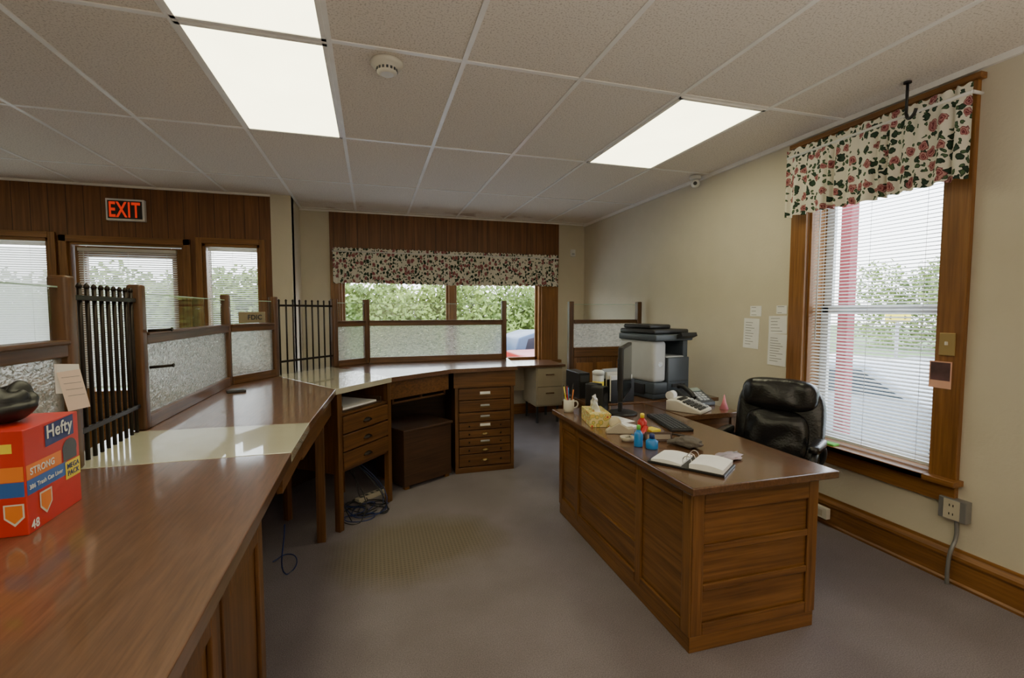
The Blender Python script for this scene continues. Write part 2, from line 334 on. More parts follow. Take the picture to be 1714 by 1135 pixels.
def text(body,width,mat,parent,loc,rot,name='lettering',height=None,label=None,bold=.012):
    cu=D.curves.new('t','FONT'); cu.body=body; cu.size=1; cu.align_x='CENTER'; cu.align_y='CENTER'; cu.extrude=.004; cu.offset=bold
    cu.space_character=1.08
    t=D.objects.new('t',cu); COL.objects.link(t); C.view_layer.update()
    me=D.meshes.new_from_object(t.evaluated_get(C.evaluated_depsgraph_get())); D.objects.remove(t)
    xs=[v.co.x for v in me.vertices]; ys=[v.co.y for v in me.vertices]
    w=max(xs)-min(xs); h=max(ys)-min(ys); cx=(max(xs)+min(xs))/2; cy=(max(ys)+min(ys))/2
    sx=width/w; sy=(height/h) if height else sx
    for v in me.vertices: v.co=((v.co.x-cx)*sx,(v.co.y-cy)*sy,v.co.z*.08)
    me.materials.clear(); me.materials.append(mat)
    o=D.objects.new(name,me); COL.objects.link(o); o.location=loc; o.rotation_euler=rot
    if parent: o.parent=parent
    return o
def tubes(name,lists,r,mat,parent=None):
    cu=D.curves.new(name,'CURVE'); cu.dimensions='3D'; cu.bevel_depth=r; cu.bevel_resolution=3; cu.resolution_u=8
    for pts in lists:
        sp=cu.splines.new('BEZIER'); sp.bezier_points.add(len(pts)-1)
        for b,p in zip(sp.bezier_points,pts): b.co=p; b.handle_left_type=b.handle_right_type='AUTO'
    cu.materials.append(mat); o=D.objects.new(name,cu); COL.objects.link(o)
    C.view_layer.update(); me=D.meshes.new_from_object(o.evaluated_get(C.evaluated_depsgraph_get())); D.objects.remove(o)
    for p in me.polygons: p.use_smooth=True
    o=D.objects.new(name,me); COL.objects.link(o)
    if parent: o.parent=parent
    return o
def tube(name,pts,r,mat,parent=None): return tubes(name,[pts],r,mat,parent)

H=2.6; XR=2.86; YF=6.06; YL=5.45; XC=-.79
# ------------------------------------------------------------------ room shell
b=MB().bx(-5.2,3.1,-2.7,6.3,-.1,0,carpetm); struct(b.obj('floor'))
b=MB().bx(-5.2,3.1,-2.7,6.3,H,H+.1,tilem); struct(b.obj('ceiling'))
b=MB()
gx=[-.163+.6085*k for k in range(-8,5)]; gy=[2.30+1.22*k for k in range(-4,4)]
for x in gx: b.bx(x-.012,x+.012,-2.6,YF,H-.006,H+.002,gridm)
for y in gy: b.bx(-5.1,XR,y-.012,y+.012,H-.005,H+.002,gridm)
b.bx(XR-.022,XR,-2.6,YF,H-.03,H,gridm).bx(XC,XR,YF-.02,YF,H-.02,H,gridm).bx(-5.1,XC,YL-.02,YL,H-.02,H,gridm)
struct(b.obj('trim_1'))
y0,y1,z0,z1=1.72,2.52,.54,2.42
b=MB().bx(XR,XR+.16,-2.7,y0,0,H,wallm).bx(XR,XR+.16,y1,6.3,0,H,wallm).bx(XR,XR+.16,y0,y1,0,z0,wallm).bx(XR,XR+.16,y0,y1,z1,H,wallm)
struct(b.obj('wall_right'))
wx0,wx1,wz0,wz1=-.37,2.22,.73,2.0
b=MB().bx(XC-.1,wx0,YF,YF+.16,0,H,wallm).bx(wx1,XR,YF,YF+.16,0,H,wallm).bx(wx0,wx1,YF,YF+.16,0,wz0,wallm).bx(wx0,wx1,YF,YF+.16,wz1,H,wallm)
struct(b.obj('wall_far'))
struct(MB().bx(-.47,2.47,YF-.02,YF,wz1,H-.02,panelm).obj('trim_2'))
struct(MB().bx(XC-.1,XC,YL,YF,0,H,wallm).obj('wall_jog'))
b=MB()
def seg(x0,x1,z0,z1,m=panelm): b.bx(x0,x1,YL,YL+.14,z0,z1,m)
seg(-5.2,-4.1,0,H); seg(-4.1,-2.86,0,.75); seg(-4.1,-2.86,2.08,H); seg(-2.86,-2.72,0,H); seg(-2.72,-1.78,2.05,H)
seg(-1.78,-1.62,0,H); seg(-1.62,-1.10,0,.78); seg(-1.62,-1.10,2.08,H); seg(-1.10,-.985,0,H)
b.bx(-.985,XC,YL-.03,YL+.14,0,H,wallm)
struct(b.obj('wall_entrance'))
struct(MB().bx(-5.2,-5.1,-2.7,YL,0,H,wallm).obj('wall_left'))
struct(MB().bx(-5.2,3.0,-2.7,-2.6,0,H,wallm).obj('wall_back'))
def baseboard(name,x,ya,yb):
    b=MB(); prof=[(x,0),(x-.03,0),(x-.03,.012),(x-.02,.02),(x-.02,.12),(x-.028,.135),(x-.028,.15),(x-.012,.17),(x-.008,.185),(x,.185)]
    n=len(prof); vs=[(p[0],ya,p[1]) for p in prof]+[(p[0],yb,p[1]) for p in prof]
    b.raw(vs,[tuple(range(n)),tuple(reversed(range(n,2*n)))]+[(i,n+i,n+(i+1)%n,(i+1)%n) for i in range(n)],trimY)
    return struct(b.obj(name))
baseboard('baseboard_right',XR,-2.6,YF)
struct(MB().bx(XC,XR-.03,YF-.02,YF,0,.14,trimX).obj('baseboard_far',bevel=.004))

# ------------------------------------------------------------------ windows
w=MB()
w.bx(XR-.03,XR,y0-.12,y0,z0-.04,z1+.12,trimZ).bx(XR-.03,XR,y1,y1+.12,z0-.04,z1+.12,trimZ)
w.bx(XR-.03,XR,y0-.0,y1,z1,z1+.12,trimY).bx(XR-.045,XR,y0-.14,y1+.14,z1+.10,z1+.13,trimY)
w.bx(XR-.08,XR+.09,y0-.0,y1,z0-.03,z0+.002,trimY).bx(XR-.08,XR-.0,y0-.14,y1+.14,z0-.03,z0,trimY).bx(XR-.03,XR,y0-.12,y1+.12,z0-.13,z0-.03,trimY)
w.bx(XR,XR+.16,y0,y0+.02,z0,z1,trimZ).bx(XR,XR+.16,y1-.02,y1,z0,z1,trimZ).bx(XR,XR+.16,y0,y1,z1-.02,z1,trimY)
W1=struct(w.obj('window_1',bevel=.003))
s=MB(); xs=XR+.11
for (za,zb,dx) in ((z0,1.43,0),(1.39,z1-.02,.025)):
    s.bx(xs+dx,xs+dx+.025,y0+.02,y0+.075,za,zb,white).bx(xs+dx,xs+dx+.025,y1-.075,y1-.02,za,zb,white)
    s.bx(xs+dx,xs+dx+.025,y0+.02,y1-.02,za,za+.05,white).bx(xs+dx,xs+dx+.025,y0+.02,y1-.02,zb-.045,zb,white)
s.obj('sash',W1,bevel=.002)
MB().bx(xs+.01,xs+.014,y0+.07,y1-.07,z0+.05,1.39,clear).bx(xs+.035,xs+.039,y0+.07,y1-.07,1.43,z1-.06,clear).obj('glass_pane',W1)
w=MB(); fy=YF
w.bx(-.47,wx0,fy-.03,fy,wz0-.06,wz1,trimZ).bx(wx1,2.46,fy-.03,fy,wz0-.06,wz1,trimZ).bx(-.5,2.5,fy-.07,fy+.0,wz0-.04,wz0,trimX)
w.bx(wx0,wx1,fy,fy+.12,wz0-.03,wz0+.001,trimX).bx(wx0,wx0+.03,fy,fy+.16,wz0,wz1,trimZ).bx(wx1-.03,wx1,fy,fy+.16,wz0,wz1,trimZ)
w.bx(.96,1.04,fy+.02,fy+.12,wz0,wz1,trimZ).bx(wx0,wx1,fy+.05,fy+.1,1.85,wz1,trimX)
for x0_,x1_ in ((wx0+.03,.96),(1.04,wx1-.03)):
    w.bx(x0_,x1_,fy+.07,fy+.1,wz0,wz0+.04,trimX).bx(x0_,x0_+.03,fy+.07,fy+.1,wz0,wz1,trimZ).bx(x1_-.03,x1_,fy+.07,fy+.1,wz0,wz1,trimZ)
W2=struct(w.obj('window_2',bevel=.003))
MB().bx(wx0+.06,.93,fy+.083,fy+.087,wz0+.04,1.86,clear).bx(1.07,wx1-.06,fy+.083,fy+.087,wz0+.04,1.86,clear).obj('glass_pane',W2)
def frame(name,x0,x1,za,zb,cw=.055):
    w=MB()
    w.bx(x0-cw,x0,YL-.025,YL,za-cw,zb+cw,trimZ).bx(x1,x1+cw,YL-.025,YL,za-cw,zb+cw,trimZ).bx(x0,x1,YL-.025,YL,zb,zb+cw,trimX).bx(x0-cw,x1+cw,YL-.05,YL,za-.03,za,trimX)
    w.bx(x0,x0+.03,YL,YL+.14,za,zb,trimZ).bx(x1-.03,x1,YL,YL+.14,za,zb,trimZ).bx(x0,x1,YL,YL+.14,zb-.03,zb,trimX).bx(x0,x1,YL,YL+.14,za,za+.03,trimX)
    o=struct(w.obj(name,bevel=.003)); MB().bx(x0+.03,x1-.03,YL+.09,YL+.094,za+.03,zb-.03,clear).obj('glass_pane',o); return o
frame('window_3',-4.1,-2.86,.75,2.08); frame('window_4',-1.62,-1.10,.78,2.08)
w=MB().bx(-2.78,-2.72,YL-.03,YL,0,2.11,trimZ).bx(-1.78,-1.72,YL-.03,YL,0,2.11,trimZ).bx(-2.78,-1.72,YL-.03,YL,2.05,2.11,trimX)
w.bx(-2.72,-2.70,YL,YL+.14,0,2.05,trimZ).bx(-1.80,-1.78,YL,YL+.14,0,2.05,trimZ).bx(-2.72,-1.78,YL,YL+.14,2.03,2.05,trimX)
w.obj('trim_3',bevel=.003,kind='structure')
w=MB().bx(-2.69,-2.60,YL+.04,YL+.085,.01,2.02,trimZ).bx(-1.90,-1.81,YL+.04,YL+.085,.01,2.02,trimZ).bx(-2.60,-1.90,YL+.04,YL+.085,1.92,2.02,trimX)
w.bx(-2.60,-1.90,YL+.04,YL+.085,.01,.62,trimX).bx(-2.5,-2.0,YL+.03,YL+.045,.15,.5,trimX)
DR=struct(w.obj('door_1',bevel=.004)); MB().bx(-2.60,-1.90,YL+.06,YL+.065,.62,1.92,clear).obj('glass_pane',DR)
MB().cyl((-1.86,YL+.04,1.0),(-1.86,YL-.02,1.0),.012,brass).lathe([(.012,-.02),(.03,-.03),(.03,-.05),(.01,-.06)],(-1.86,YL,1.0),brass,axis='Y').obj('door_knob',DR)

def slatmat(name,col,tr):
    m,nt,b=newmat(name); b.inputs['Base Color'].default_value=c4(col); b.inputs['Roughness'].default_value=.45
    n=N(nt,'ShaderNodeTexNoise'); n.inputs['Scale'].default_value=9
    r=N(nt,'ShaderNodeMapRange'); r.inputs['To Min'].default_value=tr*.9; r.inputs['To Max'].default_value=tr*1.1; nt.links.new(n.outputs['Fac'],r.inputs['Value'])
    t=N(nt,'ShaderNodeBsdfTranslucent'); t.inputs[0].default_value=c4(col); mx=N(nt,'ShaderNodeMixShader'); nt.links.new(r.outputs[0],mx.inputs[0])
    nt.links.new(b.outputs[0],mx.inputs[1]); nt.links.new(t.outputs[0],mx.inputs[2]); nt.links.new(mx.outputs[0],nt.nodes['Material Output'].inputs[0]); return m
slatm=slatmat('white_slat_vinyl',(.78,.78,.76),.15); slatt=slatmat('ivory_slat_vinyl',(.88,.87,.82),.5)
def blind(loc,rz,w,za,zb,label,m=slatm,tilt=.25):
    t=thing('window_blind',label,'blind',(loc[0],loc[1],za),rz); h=zb-za
    MB().box((0,0,h-.015),(w,.035,.03),m).obj('head_rail',t)
    b=MB(); z=.03
    while z<h-.04:
        c=.0125; dy=c*math.cos(tilt); dz=c*math.sin(tilt)
        vs=[(-w/2,-dy,z-dz),(w/2,-dy,z-dz),(w/2,0,z+.003),(-w/2,0,z+.003),(w/2,dy,z+dz),(-w/2,dy,z+dz)]
        b.raw(vs,[(0,1,2,3),(3,2,4,5)],m,True); z+=.0215
    b.obj('slats',t)
    MB().box((0,0,.008),(w,.025,.016),m).obj('bottom_rail',t,bevel=.003)
    b=MB()
    for x in (-w*.4,w*.4,0): b.cyl((x,-.013,.01),(x,-.013,h-.02),.0012,m,6)
    b.cyl((-w*.44,-.03,h*.35),(-w*.44,-.02,h-.03),.004,m,8)
    b.obj('cord',t); return t
blind((XR+.035,(y0+y1)/2),pi/2*3,y1-y0-.05,z0+.02,z1-.02,'white horizontal slat blind lowered in tall oak window',slatm,.36)
blind((-3.48,YL+.045),0,1.14,.77,2.04,'ivory slat blind in wide window beside entrance door',slatt,.9)
blind((-2.25,YL+.018),0,.80,.66,2.00,'ivory slat blind hung over glazed entrance door',slatt,.65)
blind((-1.36,YL+.045),0,.44,.80,2.04,'ivory slat blind in narrow window next to door',slatt,.5)

def valance(name,loc,rz,w,h,n,label,amp=.022,hem=.01):
    t=thing('curtain_valance',label,'curtain',loc,rz)
    NX=n*10; NZ=22; vs=[];uv=[]
    for j in range(NZ+1):
        v=j/NZ
        for i in range(NX+1):
            u=i/NX; ph=u*n*2*pi
            ph+=1.4*math.sin(u*17+1)+.8*math.sin(u*41)
            a=amp*(.55+.6*v)*(.7+.3*math.sin(u*23))
            y=-a*math.sin(ph)-.25*a*math.sin(ph*2.3+v*3)
            if abs(v-.1)<.04: y*=.35
            z=-v*h+ (hem*.5*math.sin(u*9)+.004*math.sin(ph))*v + (.006*math.sin(ph*1.7) if v<.05 else 0)
            vs.append((-w/2+u*w,y,z)); uv.append((u*w*1.2,v*h))
    fs=[(j*(NX+1)+i,(j+1)*(NX+1)+i,(j+1)*(NX+1)+i+1,j*(NX+1)+i+1) for j in range(NZ) for i in range(NX)]
    b=MB().raw(vs,fs,floralm,True); o=b.obj('fabric',t)
    ul=o.data.uv_layers.new(name='UVMap')
    for l in o.data.loops: ul.data[l.index].uv=uv[l.vertex_index]
    z=-h*.1; b=MB().cyl((-w/2,.0,z),(w/2,.0,z),.008,white,12)
    for sx in (-w/2,w/2): b.cyl((sx,0,z),(sx,.07,z),.008,white,12)
    b.obj('curtain_rod',t); return t
valance('v',(XR-.10,2.10,2.49),-pi/2,1.04,.45,14,'white rose-print valance gathered above tall oak window',.017)
valance('v',(1.0,YF-.10,2.15),0,2.86,.42,40,'long white rose-print valance gathered above wide window',.015)

# ------------------------------------------------------------------ ceiling fixtures
def fixture(x,y,label):
    t=thing('ceiling_light',label,'light',(x,y,H))
    w,l=.59,1.2
    b=MB()
    for sx in (-1,1): b.bx(sx*w/2,sx*(w/2-.02),-l/2,l/2,-.014,0,gridm)
    for sy in (-1,1): b.bx(-w/2,w/2,sy*l/2,sy*(l/2-.02),-.014,0,gridm)
    b.obj('frame',t)
    MB().bx(-w/2+.02,w/2-.02,-l/2+.02,l/2-.02,-.010,-.004,diffm).obj('diffuser',t)
for x,y in ((-.467,2.91),(-.467,1.69),(1.966,2.91),(-.467,-.75),(-4.12,2.91),(-2.90,.47)):  # last three panels are out of view, added to light near room and lobby
    fixture(x,y,'rectangular fluorescent light panel set in dropped ceiling')
t=thing('smoke_detector','round off-white smoke detector mounted on ceiling tile','smoke detector',(.09,2.42,H))
MB().lathe([(.078,0),(.078,-.012),(.07,-.022),(.048,-.03),(.048,-.05),(.03,-.058)],(0,0,0),offwhite,32).obj('body',t)
b=MB()
for i in range(16):
    a=i*pi/8; b.box((.049*math.cos(a),.049*math.sin(a),-.040),(.004,.01,.012),dgrey,(0,0,a))
b.obj('vent',t)
t=thing('security_camera','small white dome security camera mounted on ceiling','camera',(2.77,3.6,H-.006))
MB().lathe([(.05,0),(.05,-.02),(.04,-.03)],(0,0,0),white,24).obj('base',t)
MB().lathe([(.005,-.03),(.025,-.035),(.038,-.055),(.038,-.075),(.025,-.095),(.005,-.1)],(0,0,0),white,24).obj('body',t)
MB().cyl((-.02,-.025,-.07),(-.03,-.038,-.073),.016,black).obj('lens',t)
t=thing('hanging_hook','thin black hook hanging from ceiling before valance','hook',(2.70,1.83,H-.006))
MB().cyl((0,0,0),(0,0,-.17),.007,black).cyl((0,0,0),(0,0,-.008),.018,black).obj('arm',t)
tube('hook_tip',[(0,0,-.165),(-.01,-.02,-.195),(-.02,-.05,-.185),(-.02,-.06,-.16)],.008,black,t)

# ------------------------------------------------------------------ exit sign
t=thing('exit_sign','black exit sign with glowing orange-red letters above entrance door','sign',(-2.235,YL-.03,2.26))
MB().bx(-.155,.155,-.02,.03,0,.205,white).obj('housing',t,bevel=.004)
MB().bx(-.138,.138,-.024,-.019,.018,.187,black).obj('face',t)
text('EXIT',.250,exitred,t,(0,-.027,.1025),(pi/2,0,0),'lettering',.145,bold=.02)

# ------------------------------------------------------------------ teller counter
ZT=.92
P=dict(P0=(-.88,.95),P1=(-.88,1.72),P2=(-.90,2.23),P3=(-.90,3.42),P4=(-.69,3.80),P5=(-.31,4.28),P6=(-.05,4.50),P7=(1.27,4.55))
c4_=(-.22,3.05); c5=(.13,3.49); c6=(.62,3.84); c7=(1.21,3.90)
CT=thing('teller_counter','long angled brown laminate teller counter top with cream panels','counter')
b=MB()
S=[[(-.26,-.6),(-.27,1.72),(-.95,1.72),(-.95,-.6)],
   [(-.265,2.16),c4_,(-.72,3.87),(-.96,3.45),(-.96,2.20)],
   [c5,c6,c7,(1.33,4.62),(-.06,4.58),(-.36,4.33)]]
for q in S: b.prism(q,ZT-.035,ZT,lamin)
b.obj('worktop',CT,bevel=.003)
b=MB()
for q in ([(-.27,1.72),(-.265,2.16),(-.96,2.20),(-.95,1.72)],[c4_,c5,(-.36,4.33),(-.72,3.87)]):
    b.prism(q,ZT-.035,ZT+.001,cream_l)
b.obj('inset_panel',CT,bevel=.002,label='glossy cream laminate panels')
def apron(b,p,q,zt,zb,th=.02,ins=.03,m=oakY):
    p=Vector(p);q=Vector(q); d=(q-p).normalized(); n=Vector((-d.y,d.x))
    a=p+n*ins; c=q+n*ins
    b.prism([tuple(a),tuple(c),tuple(c+n*th),tuple(a+n*th)],zb,zt,m)
b=MB()
apron(b,(-.27,1.72),(-.265,2.16),ZT-.035,ZT-.14); apron(b,(-.265,2.16),c4_,ZT-.035,ZT-.16)
apron(b,c5,c6,ZT-.035,ZT-.17,m=oakX)
b.obj('apron',CT,bevel=.002)
b=MB()
for x,y in ((-.315,3.0),(-.90,3.0),(-.90,2.2)): b.bx(x-.025,x+.025,y-.025,y+.025,0,ZT-.035,oakZ)
b.obj('leg',CT,bevel=.003)
b=MB()
back=[(-.96,-.6),(-.96,2.2),(-.96,3.45),(-.74,3.87),(-.38,4.35),(-.07,4.62),(1.32,4.62)]
for p,q in zip(back[:-1],back[1:]):
    p=Vector(p);q=Vector(q);d=(q-p).normalized();n=Vector((d.y,-d.x))
    b.prism([tuple(p),tuple(q),tuple(q+n*.02),tuple(p+n*.02)],0,ZT-.035,darkw)
b.obj('back_panel',CT)

def handle_cup(b,x,y,z,m=iron,w=.075):
    vs=[];n=10
    for k in range(2):
        for i in range(n+1):
            a=pi*i/n; r=.5*w*(1 if k==0 else .75)
            vs.append((x+r*math.cos(a)*1.0, y-(0 if k==0 else .02), z+r*.55*math.sin(a)))
    b.raw(vs,[(i,i+1,n+2+i,n+1+i) for i in range(n)]+[tuple(range(n+1,2*n+2))],m,True); b.box((x,y-.002,z),(w*1.15,.004,.006),m)

nc=thing('base_cabinet','dark oak base cabinet with panelled doors under counter','cabinet',(-.36,-.55,0),pi/2)
L=2.2
MB().bx(0,L,.02,.57,0,ZT-.036,oakZ).obj('body',nc,bevel=.003)
b=MB().bx(0,L,.0,.02,ZT-.15,ZT-.036,oakX); b.bx(0,L,0,.02,0,.06,oakX); b.obj('rail',nc,bevel=.002)
for i in range(5):
    xa=.03+i*.435; xb=xa+.41
    d=MB().bx(xa,xb,0,.02,.08,ZT-.17,oakZ)
    for u0,u1,v0,v1 in ((xa,xa+.06,.08,ZT-.17),(xb-.06,xb,.08,ZT-.17),(xa+.06,xb-.06,.08,.14),(xa+.06,xb-.06,ZT-.23,ZT-.17)): d.bx(u0,u1,-.012,0,v0,v1,oakZ)
    dd=d.obj('door',nc,bevel=.003)

import math as M
ang=M.atan2(c5[1]-c4_[1],c5[0]-c4_[0])
dt=thing('drawer_stand','dark oak stand with three cup-handled drawers and open shelf','cabinet',(c4_[0]+.005,c4_[1]+.03,0),ang)
LW=.545; DP=.48
b=MB()
for x,y in ((.02,.02),(LW-.02,.02),(.02,DP-.02),(LW-.02,DP-.02)):
    b.bx(x-.02,x+.02,y-.02,y+.02,0,ZT-.036,oakZ)
b.obj('leg',dt,bevel=.003)
b=MB().bx(.0,.02,.02,DP,.37,ZT-.036,oakZ).bx(LW-.02,LW,.02,DP,.37,ZT-.036,oakZ).bx(.02,LW-.02,DP-.02,DP,.37,ZT-.036,oakZ)
b.bx(.02,LW-.02,.015,DP,.37,.385,oakX).bx(.02,LW-.02,.01,DP,.735,.75,oakX)
b.obj('body',dt,bevel=.002)
for i,(za,zb) in enumerate(((.39,.497),(.505,.612),(.62,.73))):
    d=MB().bx(.045,LW-.045,-.004,.4,za,zb,oakX).obj('drawer',dt,bevel=.004)
    hb=MB(); handle_cup(hb,LW/2,-.005,(za+zb)/2-.01); hb.obj('handle',d)
tr=thing('letter_tray','shallow wooden tray with white papers in open shelf','tray',(c4_[0]+.005,c4_[1]+.03,.751),ang)
b=MB().bx(.07,.47,.03,.4,0,.008,darkw).bx(.07,.08,.03,.4,0,.04,darkw).bx(.46,.47,.03,.4,0,.04,darkw).bx(.07,.47,.39,.4,0,.04,darkw)
b.obj('tray_body',tr); MB().bx(.10,.44,.05,.37,.009,.02,paper).obj('paper_stack',tr)

sb=thing('storage_chest','low dark wood chest standing on floor under counter','chest',(.22,3.66,0),.53)
MB().bx(0,.47,0,.4,.03,.46,darkw).obj('body',sb,bevel=.004)
MB().bx(-.01,.48,-.012,.41,.46,.48,darkw).obj('lid',sb,bevel=.004)
b=MB()
for x in (.02,.42):
    for y in (.02,.35): b.bx(x,x+.04,y,y+.03,0,.03,trimX)
b.obj('foot',sb)
sh=thing('counter_frame','dark oak shelf frame hanging below counter top','shelf',(.17,3.55,0),M.atan2(c6[1]-c5[1],c6[0]-c5[0]))
b=MB().bx(.0,.55,.06,.5,.70,.715,oakX).bx(.0,.02,.06,.5,.70,ZT-.036,oakZ).bx(.28,.295,.06,.5,.715,ZT-.036,oakZ).bx(.53,.55,.06,.5,.70,ZT-.036,oakZ)
b.obj('shelf',sh,bevel=.002)

ch=thing('drawer_chest','dark oak chest of shallow drawers with label holders','cabinet',(.665,3.93,0))
MB().bx(0,.525,.02,.56,.03,ZT-.036,oakZ).bx(.0,.525,.0,.56,0,.05,oakX).bx(0,.03,0,.03,.05,.745,oakZ).bx(.495,.525,0,.03,.05,.745,oakZ).bx(-.012,.535,-.01,.56,.745,ZT-.036,oakX).obj('body',ch,bevel=.003)
zs=[.055,.165,.235,.305,.375,.445,.53,.635,.74]
for i in range(8):
    za,zb=zs[i]+.004,zs[i+1]-.004
    d=MB().bx(.034,.491,-.004,.3,za,zb,oakX).obj('drawer',ch,bevel=.003)
    zc=(za+zb)/2; hb=MB()
    if i in (4,7):
        hb.box((.262,-.006,zc+.008),(.09,.004,.022),paper).box((.262,-.007,zc-.008),(.10,.012,.008),brass)
    elif i in (2,5,6):
        hb.box((.262,-.006,zc+.006),(.08,.004,.014),lgrey).box((.262,-.008,zc-.008),(.09,.014,.008),brass)
    else: handle_cup(hb,.262,-.004,zc-.006,brass,.06)
    hb.obj('handle',d)
    if i<5:
        hb=MB(); hb.lathe([(.005,0),(.008,-.012),(.004,-.016)],(.12,-.004,zc),iron,10,'Y').lathe([(.005,0),(.008,-.012),(.004,-.016)],(.40,-.004,zc),iron,10,'Y'); hb.obj('knob',d)

# ------------------------------------------------------------------ teller screens
def scr(pa,pb,posts,label,post_w=.048):
    pa=Vector(P[pa]);pb=Vector(P[pb]); d=pb-pa; L=d.length
    t=thing('teller_screen',label,'screen',(pa.x,pa.y,ZT),M.atan2(d.y,d.x))
    for s_ in posts:
        x=0 if s_==0 else L
        h=.585
        MB().bx(x-post_w/2,x+post_w/2,-.025,.025,.0,h,scrZ).obj('post',t,bevel=.009,seg=3)
    a=post_w/2
    MB().bx(a,L-a,-.022,.022,.0,.055,scrX).obj('bottom_rail',t,bevel=.004)
    MB().bx(a,L-a,-.022,.022,.345,.385,scrX).bx(a,L-a,-.030,.030,.382,.395,scrX).obj('middle_rail',t,bevel=.004)
    MB().bx(a,L-a,-.004,.004,.055,.345,textg).obj('rippled_glass',t)
    MB().bx(a,L-a,-.003,.003,.395,.55,clear).obj('clear_glass',t)
    MB().bx(a,L-a,-.0035,.0035,.5485,.553,edgeg).obj('glass_edge',t)
    return t,L
scr('P0','P1',[1],'dark oak teller screen with rippled glass beside box')
s2,_=scr('P2','P3',[0,1],'long dark oak teller screen with rippled glass')
for z in (.25,.40): MB().cyl((.02,-.026,z),(.05,-.10,z+.004),.006,iron,10).lathe([(.007,-.004),(.009,0),(.006,.004)],(.05,-.10,z+.004),iron,10,'Y').obj('gate_pin',s2)
sF,LF=scr('P3','P4',[1],'narrow dark oak teller screen carrying small brass plaque')
scr('P5','P6',[0,1],'short dark oak teller screen with rippled glass')
scr('P6','P7',[1],'wide dark oak teller screen in front of wide window')
def gate(pa,pb,n,label):
    pa=Vector(P[pa]);pb=Vector(P[pb]); d=pb-pa; L=d.length
    t=thing('teller_gate',label,'gate',(pa.x,pa.y,ZT+.002),M.atan2(d.y,d.x))
    for i in range(n):
        x=.05+(L-.10)*i/(n-1)
        b=MB().cyl((x,0,.0),(x,0,.55),.0065,iron,10); b.lathe([(.0065,.55),(.009,.556),(.005,.565),(.001,.568)],(x,0,0),iron,10); b.obj('bar',t)
    MB().box((L/2,-.004,.52),(L-.06,.012,.016),iron).box((L/2,-.004,.10),(L-.06,.012,.016),iron).obj('crossbar',t,bevel=.002)
    return t
gate('P1','P2',10,'iron bar teller gate between dark oak posts on near counter')
gate('P4','P5',9,'iron bar teller gate above far cream counter panel')
pl=thing('plaque','small brass plaque with black letters on screen glass','sign',(P['P3'][0],P['P3'][1],ZT),M.atan2(P['P4'][1]-P['P3'][1],P['P4'][0]-P['P3'][0]))
MB().bx(LF/2-.12,LF/2+.12,-.012,-.006,.400,.475,plain('plaque_gold',(.20,.16,.09),.4)).obj('plate',pl,bevel=.002)
text('FDIC',.13,black,pl,(LF/2+.02,-.013,.438),(pi/2,0,0),'lettering',.035,bold=.03)
nt_=thing('paper_note','white and salmon paper notes clipped to dark oak post','note',(-.838,1.665,1.135),.45)
nt_.scale=(.8,.8,.82)
MB().raw([(-.045,-.0,.035),(.025,0,.03),(.020,-.006,.135),(-.045,-.006,.14)],[(0,1,2,3)],paper).obj('white_sheet',nt_)
MB().raw([(-.015,-.010,-.03),(.045,-.010,-.02),(.022,-.012,.118),(-.04,-.012,.11)],[(0,1,2,3)],plain('pale_salmon_paper',(.82,.68,.58),.8)).obj('salmon_sheet',nt_)
b=MB()
for k in range(4): b.raw([(-.028+.005*k,-.0125,.09-.022*k),(.02+.004*k,-.0125,.093-.022*k),(.02+.004*k,-.0125,.0945-.022*k),(-.028+.005*k,-.0125,.0915-.022*k)],[(0,1,2,3)],ink)
b.obj('handwriting',nt_)
pdv=thing('stamp_pad','small black stamp pad lying on brown counter','stamp pad',(-.78,3.12,ZT+.0005),.3)
MB().bx(-.05,.05,-.035,.035,0,.014,black).obj('case',pdv,bevel=.003); MB().bx(-.04,.04,-.028,.028,.014,.016,dgrey).obj('pad',pdv)

# ------------------------------------------------------------------ liner box
bx=thing('trash_bag_box','red carton of trash can liners standing on counter','box',(-.712,1.235,ZT),.03)
W_,D_,H_=.130,.205,.228
MB().bx(-W_,0,0,D_,0,H_,red).obj('carton',bx,bevel=.002)
b=MB()
e=.0006
def fq(b,ya,za,yb,zb,yc,zc,yd,zd,m): b.raw([(e,ya,za),(e,yb,zb),(e,yc,zc),(e,yd,zd)],[(0,1,2,3)],m)
fq(b,.002,.118,D_*.62,.118,D_*.62,.15,.002,.15,orange)
fq(b,.002,.085,D_*.72,.085,D_*.72,.117,.002,.117,bluec)
b.raw([(e*1.5,.070,.172),(e*1.5,.182,.177),(e*1.5,.182,.226),(e*1.5,.070,.221)],[(0,1,2,3)],navy)
b.raw([(e*2,.140,.072),(e*2,.202,.072),(e*2,.202,.115),(e*2,.140,.115)],[(0,1,2,3)],yellow)
b.raw([(e*2,.040,.078),(e*2,.040,.045),(e*2,.062,.024),(e*2,.084,.045),(e*2,.084,.078)],[(0,1,2,3,4)],offwhite)
b.raw([(e*2.5,.044,.074),(e*2.5,.044,.047),(e*2.5,.062,.030),(e*2.5,.080,.047),(e*2.5,.080,.074)],[(0,1,2,3,4)],orange)
vs=[(e*1.8,.162+.030*M.cos(a*pi/8),.146+.024*M.sin(a*pi/8)) for a in range(16)]; b.raw(vs,[tuple(range(16))],dgrey)
b.raw([(e*1.6,.134,.118),(e*1.6,.190,.118),(e*1.6,.190,.15),(e*1.6,.134,.15)],[(0,1,2,3)],dgrey)
b.obj('printed_panel',bx)
